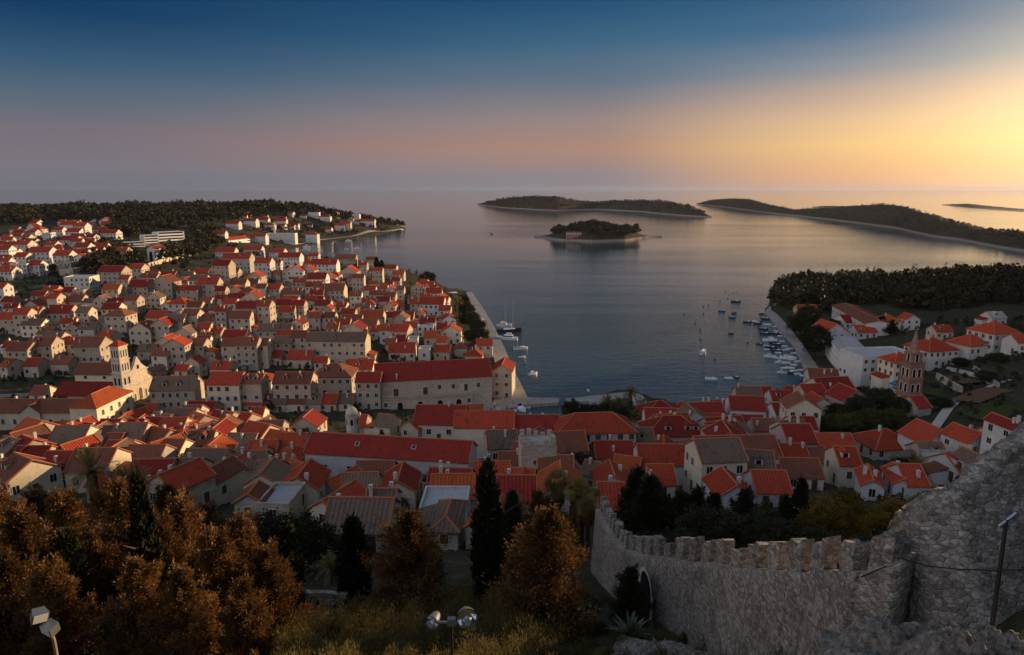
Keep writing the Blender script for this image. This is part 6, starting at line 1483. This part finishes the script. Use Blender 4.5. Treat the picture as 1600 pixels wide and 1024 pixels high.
def build_lamps():
    # twin floodlight on a thin pole
    c = at(705, 972, 11.6); g = zat(c[0], c[1])
    root = empty('floodlight_post', (c[0], c[1], g)); tag(root, 'twin round floodlights on a thin pole among the golden bushes', 'floodlight'); hz = c[2] - g
    b = MB(); b.tube([(0, 0, -0.5), (0, 0, hz)], [0.035, 0.03], 8); b.build('pole', [M['black']], root)
    b = MB(); b.tube([(-0.34, 0, hz - 0.02), (0, 0, hz), (0.32, 0, hz + 0.16)], [0.028, 0.03, 0.028], 8); b.box(-0.07, -0.06, hz - 0.06, 0.09, 0.06, hz + 0.08); b.build('bracket', [M['metal']], root)
    for (x, z, r, tilt) in ((-0.36, hz + 0.02, 0.135, -0.25), (0.30, hz + 0.12, 0.20, 0.2)):
        b = MB(); ps = [(0, 0.26, 0), (0, 0.20, 0), (0, 0.10, 0), (0, 0, 0), (0, -0.04, 0)]
        b.tube(ps, [0.06, 0.09, r * 0.8, r, r * 1.06], 20, 0, cap=False)
        h = b.build('lamp_head', [M['metal']], root, (x, -0.02, z), tilt, smooth=True)
        b = MB(); b.tube([(0, -0.02, 0), (0, 0.06, 0), (0, 0.12, 0), (0, 0.14, 0)], [r * 0.94, r * 0.78, r * 0.4, 0.02], 20, 0, cap=False); b.build('reflector', [M['mirror']], h, smooth=True)
        b = MB(); b.tube([(0, 0.10, 0), (0, -0.02, 0)], [0.03, 0.035], 10); b.build('bulb', [M['white']], h)
    # tilted pole with two box floodlights at the left edge
    c = at(84, 1000, 12.2); g = zat(c[0], c[1]); root = empty('floodlight_post', (c[0], c[1], g)); tag(root, 'leaning pole with two square box floodlights at the lower left edge', 'floodlight'); hz = c[2] - g
    tp = at(66, 958, 12.2); dx, dz = tp[0] - c[0], tp[2] - g
    b = MB(); b.tube([(0.12, 0, -0.6), (0, 0, hz), (dx, 0, dz)], [0.035, 0.035, 0.03], 8); b.build('pole', [M['post']], root)
    for (x, z, a) in ((dx - 0.03, dz - 0.02, 0.9), (dx + 0.16, dz - 0.30, -0.35)):
        b = MB(); b.prism([(-0.15, -0.1), (0.15, -0.1), (0.11, 0.12), (-0.11, 0.12)], -0.11, 0.11, 0); h = b.build('lamp_head', [M['metal']], root, (x, -0.06, z), a)
        h.rotation_euler = (0.25, 0.2, a)
        b = MB(); b.box(-0.125, -0.112, -0.09, 0.125, -0.101, 0.09); b.build('lens', [M['lens']], h)
    # dark post at the right with a bar lamp, and the cable strung along the wall
    a = at(1549, 1002, 14.2); t = at(1573, 812, 14.9); z0 = zat(a[0], a[1]); root = empty('lamp_post', (a[0], a[1], min(z0, a[2]))); zb = root.location.z
    tag(root, 'leaning dark lamp post with a slanting bar lamp against the bastion wall', 'lamp post')
    b = MB(); b.tube([(0, 0, -0.6), tuple(t - np.array([a[0], a[1], zb]))], [0.06, 0.045], 10); b.build('pole', [M['black']], root)
    l0, l1 = at(1561, 823, 14.9) - np.array([a[0], a[1], zb]), at(1588, 802, 14.9) - np.array([a[0], a[1], zb])
    b = MB(); b.tube([tuple(l0), tuple(l1)], [0.05, 0.05], 8); b.build('bar_lamp', [M['metal']], root)
    pts = [at(1405, 872, 17.0), at(1450, 885, 16.2), at(1500, 890, 15.4), at(1560, 892, 14.6), at(1640, 890, 13.6)]
    b = MB(); b.tube([tuple(p) for p in pts], [0.018] * 5, 5); o = b.build('cable', [M['black']]); tag(o, 'thin black cable sagging across the face of the bastion wall', 'cable')
    pts = [at(1130, 905, 29.0), at(1200, 915, 24.6), at(1280, 913, 21.2), at(1350, 900, 18.6), at(1385, 885, 17.4)]
    b = MB(); b.tube([tuple(p) for p in pts], [0.022] * 5, 5); o = b.build('cable', [M['black']]); tag(o, 'black cable hanging along the battlemented wall below its merlons', 'cable')
M['mirror'] = plain('polished_reflector', (0.75, 0.75, 0.76), 0.12, 0.5, 1.0, 0.03)
M['lens'] = plain('lamp_lens', (0.55, 0.55, 0.54), 0.15, 0.5)
M['post'] = plain('weathered_post', (0.24, 0.17, 0.11), 0.7)
build_lamps()

# agaves
def agave_mesh(seed, n=30):
    rng = np.random.default_rng(seed); b = MB()
    for k in range(n):
        az = k * 2.39996 + rng.uniform(-0.2, 0.2); el = R(rng.uniform(12, 82)) if k > n * 0.35 else R(rng.uniform(-5, 35)); L = rng.uniform(0.8, 1.15); w = 0.085
        ca, sa = math.cos(az), math.sin(az); pts = []
        for j in range(6):
            t = j / 5; hr = L * t * math.cos(el); z = L * t * math.sin(el) - 0.18 * t * t * L + (0.10 * max(0, t - 0.7) if el < 0.5 else 0)
            ww = w * (0.8 + 0.6 * math.sin(math.pi * min(t * 1.3, 1))) * (1 - t) ** 0.5 if t < 1 else 0.004
            pts.append((hr, z, ww))
        vs = []
        for hr, z, ww in pts: vs += [(ca * hr - sa * ww, sa * hr + ca * ww, z + ww * 0.45), (ca * hr, sa * hr, z - 0.02), (ca * hr + sa * ww, sa * hr - ca * ww, z + ww * 0.45)]
        fs = []
        for j in range(5): fs += [(3 * j, 3 * j + 1, 3 * j + 4, 3 * j + 3), (3 * j + 1, 3 * j + 2, 3 * j + 5, 3 * j + 4)]
        b.add(vs, fs)
    return b.mesh('leaf_rosette', [M['agave']], True)
AG = [agave_mesh(1), agave_mesh(2), agave_mesh(3, 24)]
for i, (u, v, px, lb) in enumerate([(18, 1000, 90, 'pale spiky agave at the lower left edge'), (330, 940, 56, 'agave with upright pale leaves under the brown conifers'), (492, 972, 60, 'grey green agave left of the low terrace wall'), (552, 980, 60, 'grey green agave between the terrace wall and the golden bushes'),
        (985, 995, 90, 'large blue green agave beside the rock ledge'), (1030, 1030, 80, 'blue green agave on the bottom edge right of the large agave'), (1338, 1030, 110, 'broad leaved agave at the foot of the fortress wall'), (1398, 1032, 80, 'small agave with curled leaves right of the broad leaved agave'), (120, 965, 44, 'small agave in the shade of the left conifers'), (585, 1000, 44, 'smallest agave in front of the golden bushes')]):
    p = G(u, v); s = F / proj(p)[2]; q = px / s / 2
    o = obj('agave', AG[i % 3], None, (p[0], p[1], p[2] + 0.02), i * 1.3); o.scale = (q, q, q); tag(o, lb, 'agave', 'agaves on the near slope')
for u, vb, vt, lb in [(478, 952, 866, 'tall dry agave flower stalk rising above the low terrace wall'), (738, 935, 866, 'bare pale branching stem right of the big brown conifer'), (100, 960, 900, 'short dry flower stalk among the left conifers')]:
    p = G(u, vb); s = F / proj(p)[2]; h = (vb - vt) / s; rr = random.Random(u); b = MB(); b.tube([(0, 0, -0.3), (0.05, 0, h * 0.5), (0.12, 0, h)], [0.05, 0.04, 0.02], 7)
    for k in range(9):
        z = h * (0.45 + 0.06 * k); a = rr.uniform(0, 6.28); L = h * 0.13; b.tube([(0.07, 0, z), (L * math.cos(a), L * math.sin(a), z + L * 0.5)], [0.022, 0.014], 5)
        b.tube([(L * math.cos(a), L * math.sin(a), z + L * 0.5), (L * 1.35 * math.cos(a), L * 1.35 * math.sin(a), z + L * 0.62)], [0.05, 0.03], 5)
    o = b.build('flower_stalk', [M['post']], None, tuple(p)); tag(o, lb, 'flower stalk')
# low terrace walls
for (u0, v0, u1, v1, h, lb) in [(420, 938, 545, 945, 0.9, 'low pale terrace wall between the brown conifers and the dark cypress'), (180, 950, 330, 958, 0.6, 'low terrace wall half hidden under the left conifers')]:
    a, c = G(u0, v0), G(u1, v1); b = MB(); rough_box(b, a, c, 0.5, (a[2] - 1, c[2] - 1), a[2] + h, c[2] + h, 16, 4, np.random.default_rng(u0), 0.04); o = b.build('terrace_wall', [M['fort']]); tag(o, lb, 'terrace wall')

# undergrowth on the near slope, one mass of upright shoots
def undergrowth(name, polys, n, hmin, hmax, mat, label, seed, per=150, lw=0.03, cat='undergrowth', box=(-30, 14, 22, 75), near=0.0):
    rng = np.random.default_rng(seed); pts = scatter(polys, box, n * 40, seed)[:n]
    n = len(pts); h = rng.uniform(hmin, hmax, n)
    c = np.repeat(pts, per, 0); hh = np.repeat(h, per); g = rng.normal(size=c.shape)
    t = rng.uniform(0.05, 1, len(c)); c = c + np.stack([g[:, 0] * hh * 0.27, g[:, 1] * hh * 0.27, hh * t * (1 - 0.25 * np.abs(g[:, 0]))], -1)
    d = np.stack([g[:, 0] * 0.35, g[:, 1] * 0.35, np.ones(len(c))], -1) + rng.normal(size=c.shape) * 0.25
    me = quads_mesh(name, leaf_quads(c, d, 0.045 + 0.035 * hh / hmax, lw * 0.5, rng), 4, [M[mat]]); o = obj(name, me); tag(o, label, cat, kind='stuff')
undergrowth('undergrowth', [[(430, 1090), (430, 985), (520, 978), (620, 960), (700, 930), (790, 930), (850, 960), (880, 1000), (870, 1090)]], 170, 0.9, 1.9, 'maquis', 'golden green maquis shoots filling the bottom of the slope round the twin floodlights', 41, 1000)
undergrowth('undergrowth', [[(-60, 1090), (-60, 1000), (60, 990), (330, 985), (440, 1000), (440, 1090)], [(860, 1090), (880, 985), (1060, 1000), (1440, 1010), (1440, 1090)]], 190, 0.5, 1.3, 'green', 'low dark green undergrowth along the lower edge of the slope', 42, 600)
undergrowth('undergrowth', [[(-60, 990), (0, 920), (450, 930), (600, 940), (900, 930), (1000, 960), (1000, 1000), (600, 985), (0, 1000)]], 420, 0.3, 0.8, 'darkfol', 'dark low scrub on the ground under the brown conifers', 43, 200, box=(-45, 10, 22, 75))
undergrowth('undergrowth', [[(950, 900), (1000, 870), (1400, 860), (1420, 800), (1500, 780), (1500, 740), (1000, 780), (940, 860)]], 500, 0.6, 1.6, 'darkfol', 'dark scrub in the hollow behind the fortress wall', 44, 120, box=(0, 40, 130, 170))
# ------------------------------------------------------------------ the evening air over the sea
def build_haze():
    b = MB(); b.box(-31000, -4000, -6, 31000, 31000, 140)
    m = bpy.data.materials.new('evening_haze'); m.use_nodes = True; nt = m.node_tree; nt.nodes.clear()
    v = nt.nodes.new('ShaderNodeVolumePrincipled'); o = nt.nodes.new('ShaderNodeOutputMaterial')
    v.inputs['Color'].default_value = (0.36, 0.43, 0.60, 1); v.inputs['Density'].default_value = 0.00002; v.inputs['Anisotropy'].default_value = 0.4
    nt.links.new(v.outputs[0], o.inputs['Volume'])
    h = b.build('haze', [m]); tag(h, 'thin evening haze over the bay fading the far islands and the horizon', 'haze', kind='stuff')
build_haze()
# ------------------------------------------------------------------ labels that single each thing out
LM = [(190, 580, 'the bell tower'), (215, 600, 'the cathedral front'), (605, 715, 'the long white convent'), (680, 600, 'the arsenal hall'), (932, 690, 'the harbour row house'), (1425, 590, 'the steeple'), (1320, 555, 'the waterfront hotel'),
      (840, 735, 'the ruined wall tower'), (268, 373, 'the balcony hotel'), (237, 395, 'the arched church'), (388, 370, 'the red bay hotel'), (430, 362, 'the chimney stack'), (549, 685, 'the belfry dome'), (795, 510, 'the two masted ship'),
      (1099, 530, 'the moored sailing boat'), (880, 625, 'the pier gap'), (270, 400, 'the buttressed retaining wall'), (70, 655, 'the cream palace'), (1336, 500, 'the long pale hall'), (1405, 610, 'the blue awning'), (620, 355, 'the wooded point'), (160, 345, 'the ridge road'),
      (705, 965, 'the twin floodlights'), (70, 970, 'the box floodlights'), (1041, 935, 'the arched gateway'), (1565, 880, 'the dark lamp post'), (1480, 645, 'the winding path'), (668, 440, 'the promenade end'), (30, 465, 'the terraced field'), (520, 545, 'the golden courtyard tree')]
ORD = ['', 'second ', 'third ', 'fourth ', 'fifth ', 'sixth ', 'seventh ', 'eighth ', 'ninth ', 'tenth ', 'eleventh ', 'twelfth ']
def label_all(items, cat=None, max_rank=len(ORD)):
    """what it is + how it lies from the nearest landmark; equals are ranked by distance"""
    keys = {}
    for it in items:
        o, u, v, words = it[:4]
        best = sorted(LM, key=lambda m: math.hypot(u - m[0], (v - m[1]) * 1.4))
        done = False
        for m in best[:6]:
            dx, dy = u - m[0], (v - m[1]) * 1.4
            d = ('right of ' if dx > 0 else 'left of ') if abs(dx) > abs(dy) else ('in front of ' if dy > 0 else 'behind ')
            k = (words, d, m[2])
            if len(keys.get(k, [])) < (5 if m is not best[5] else 99):
                keys.setdefault(k, []).append((math.hypot(dx, dy), it)); break
    for (words, d, m), lst in keys.items():
        lst.sort(key=lambda q: q[0])
        for i, (_, it) in enumerate(lst):
            o = it[0]
            if len(lst) == 1: s = f'{words} {d}{m}'
            else: s = f'{words}, {"nearest" if i == 0 else ORD[min(i, 11)] + "nearest"} {d}{m}'
            o['label'] = s
            if cat: o['category'] = cat
for o, u, v, words, p in HOUSES:
    o['group'] = 'houses of the right bank' if u > 930 else 'white houses on the far left slope' if v < 435 and u < 230 else 'houses of the far peninsula' if v < 395 else 'old town houses round the harbour'
label_all(HOUSES, 'house'); label_all(BOATS); label_all(TREES); label_all(PPL)
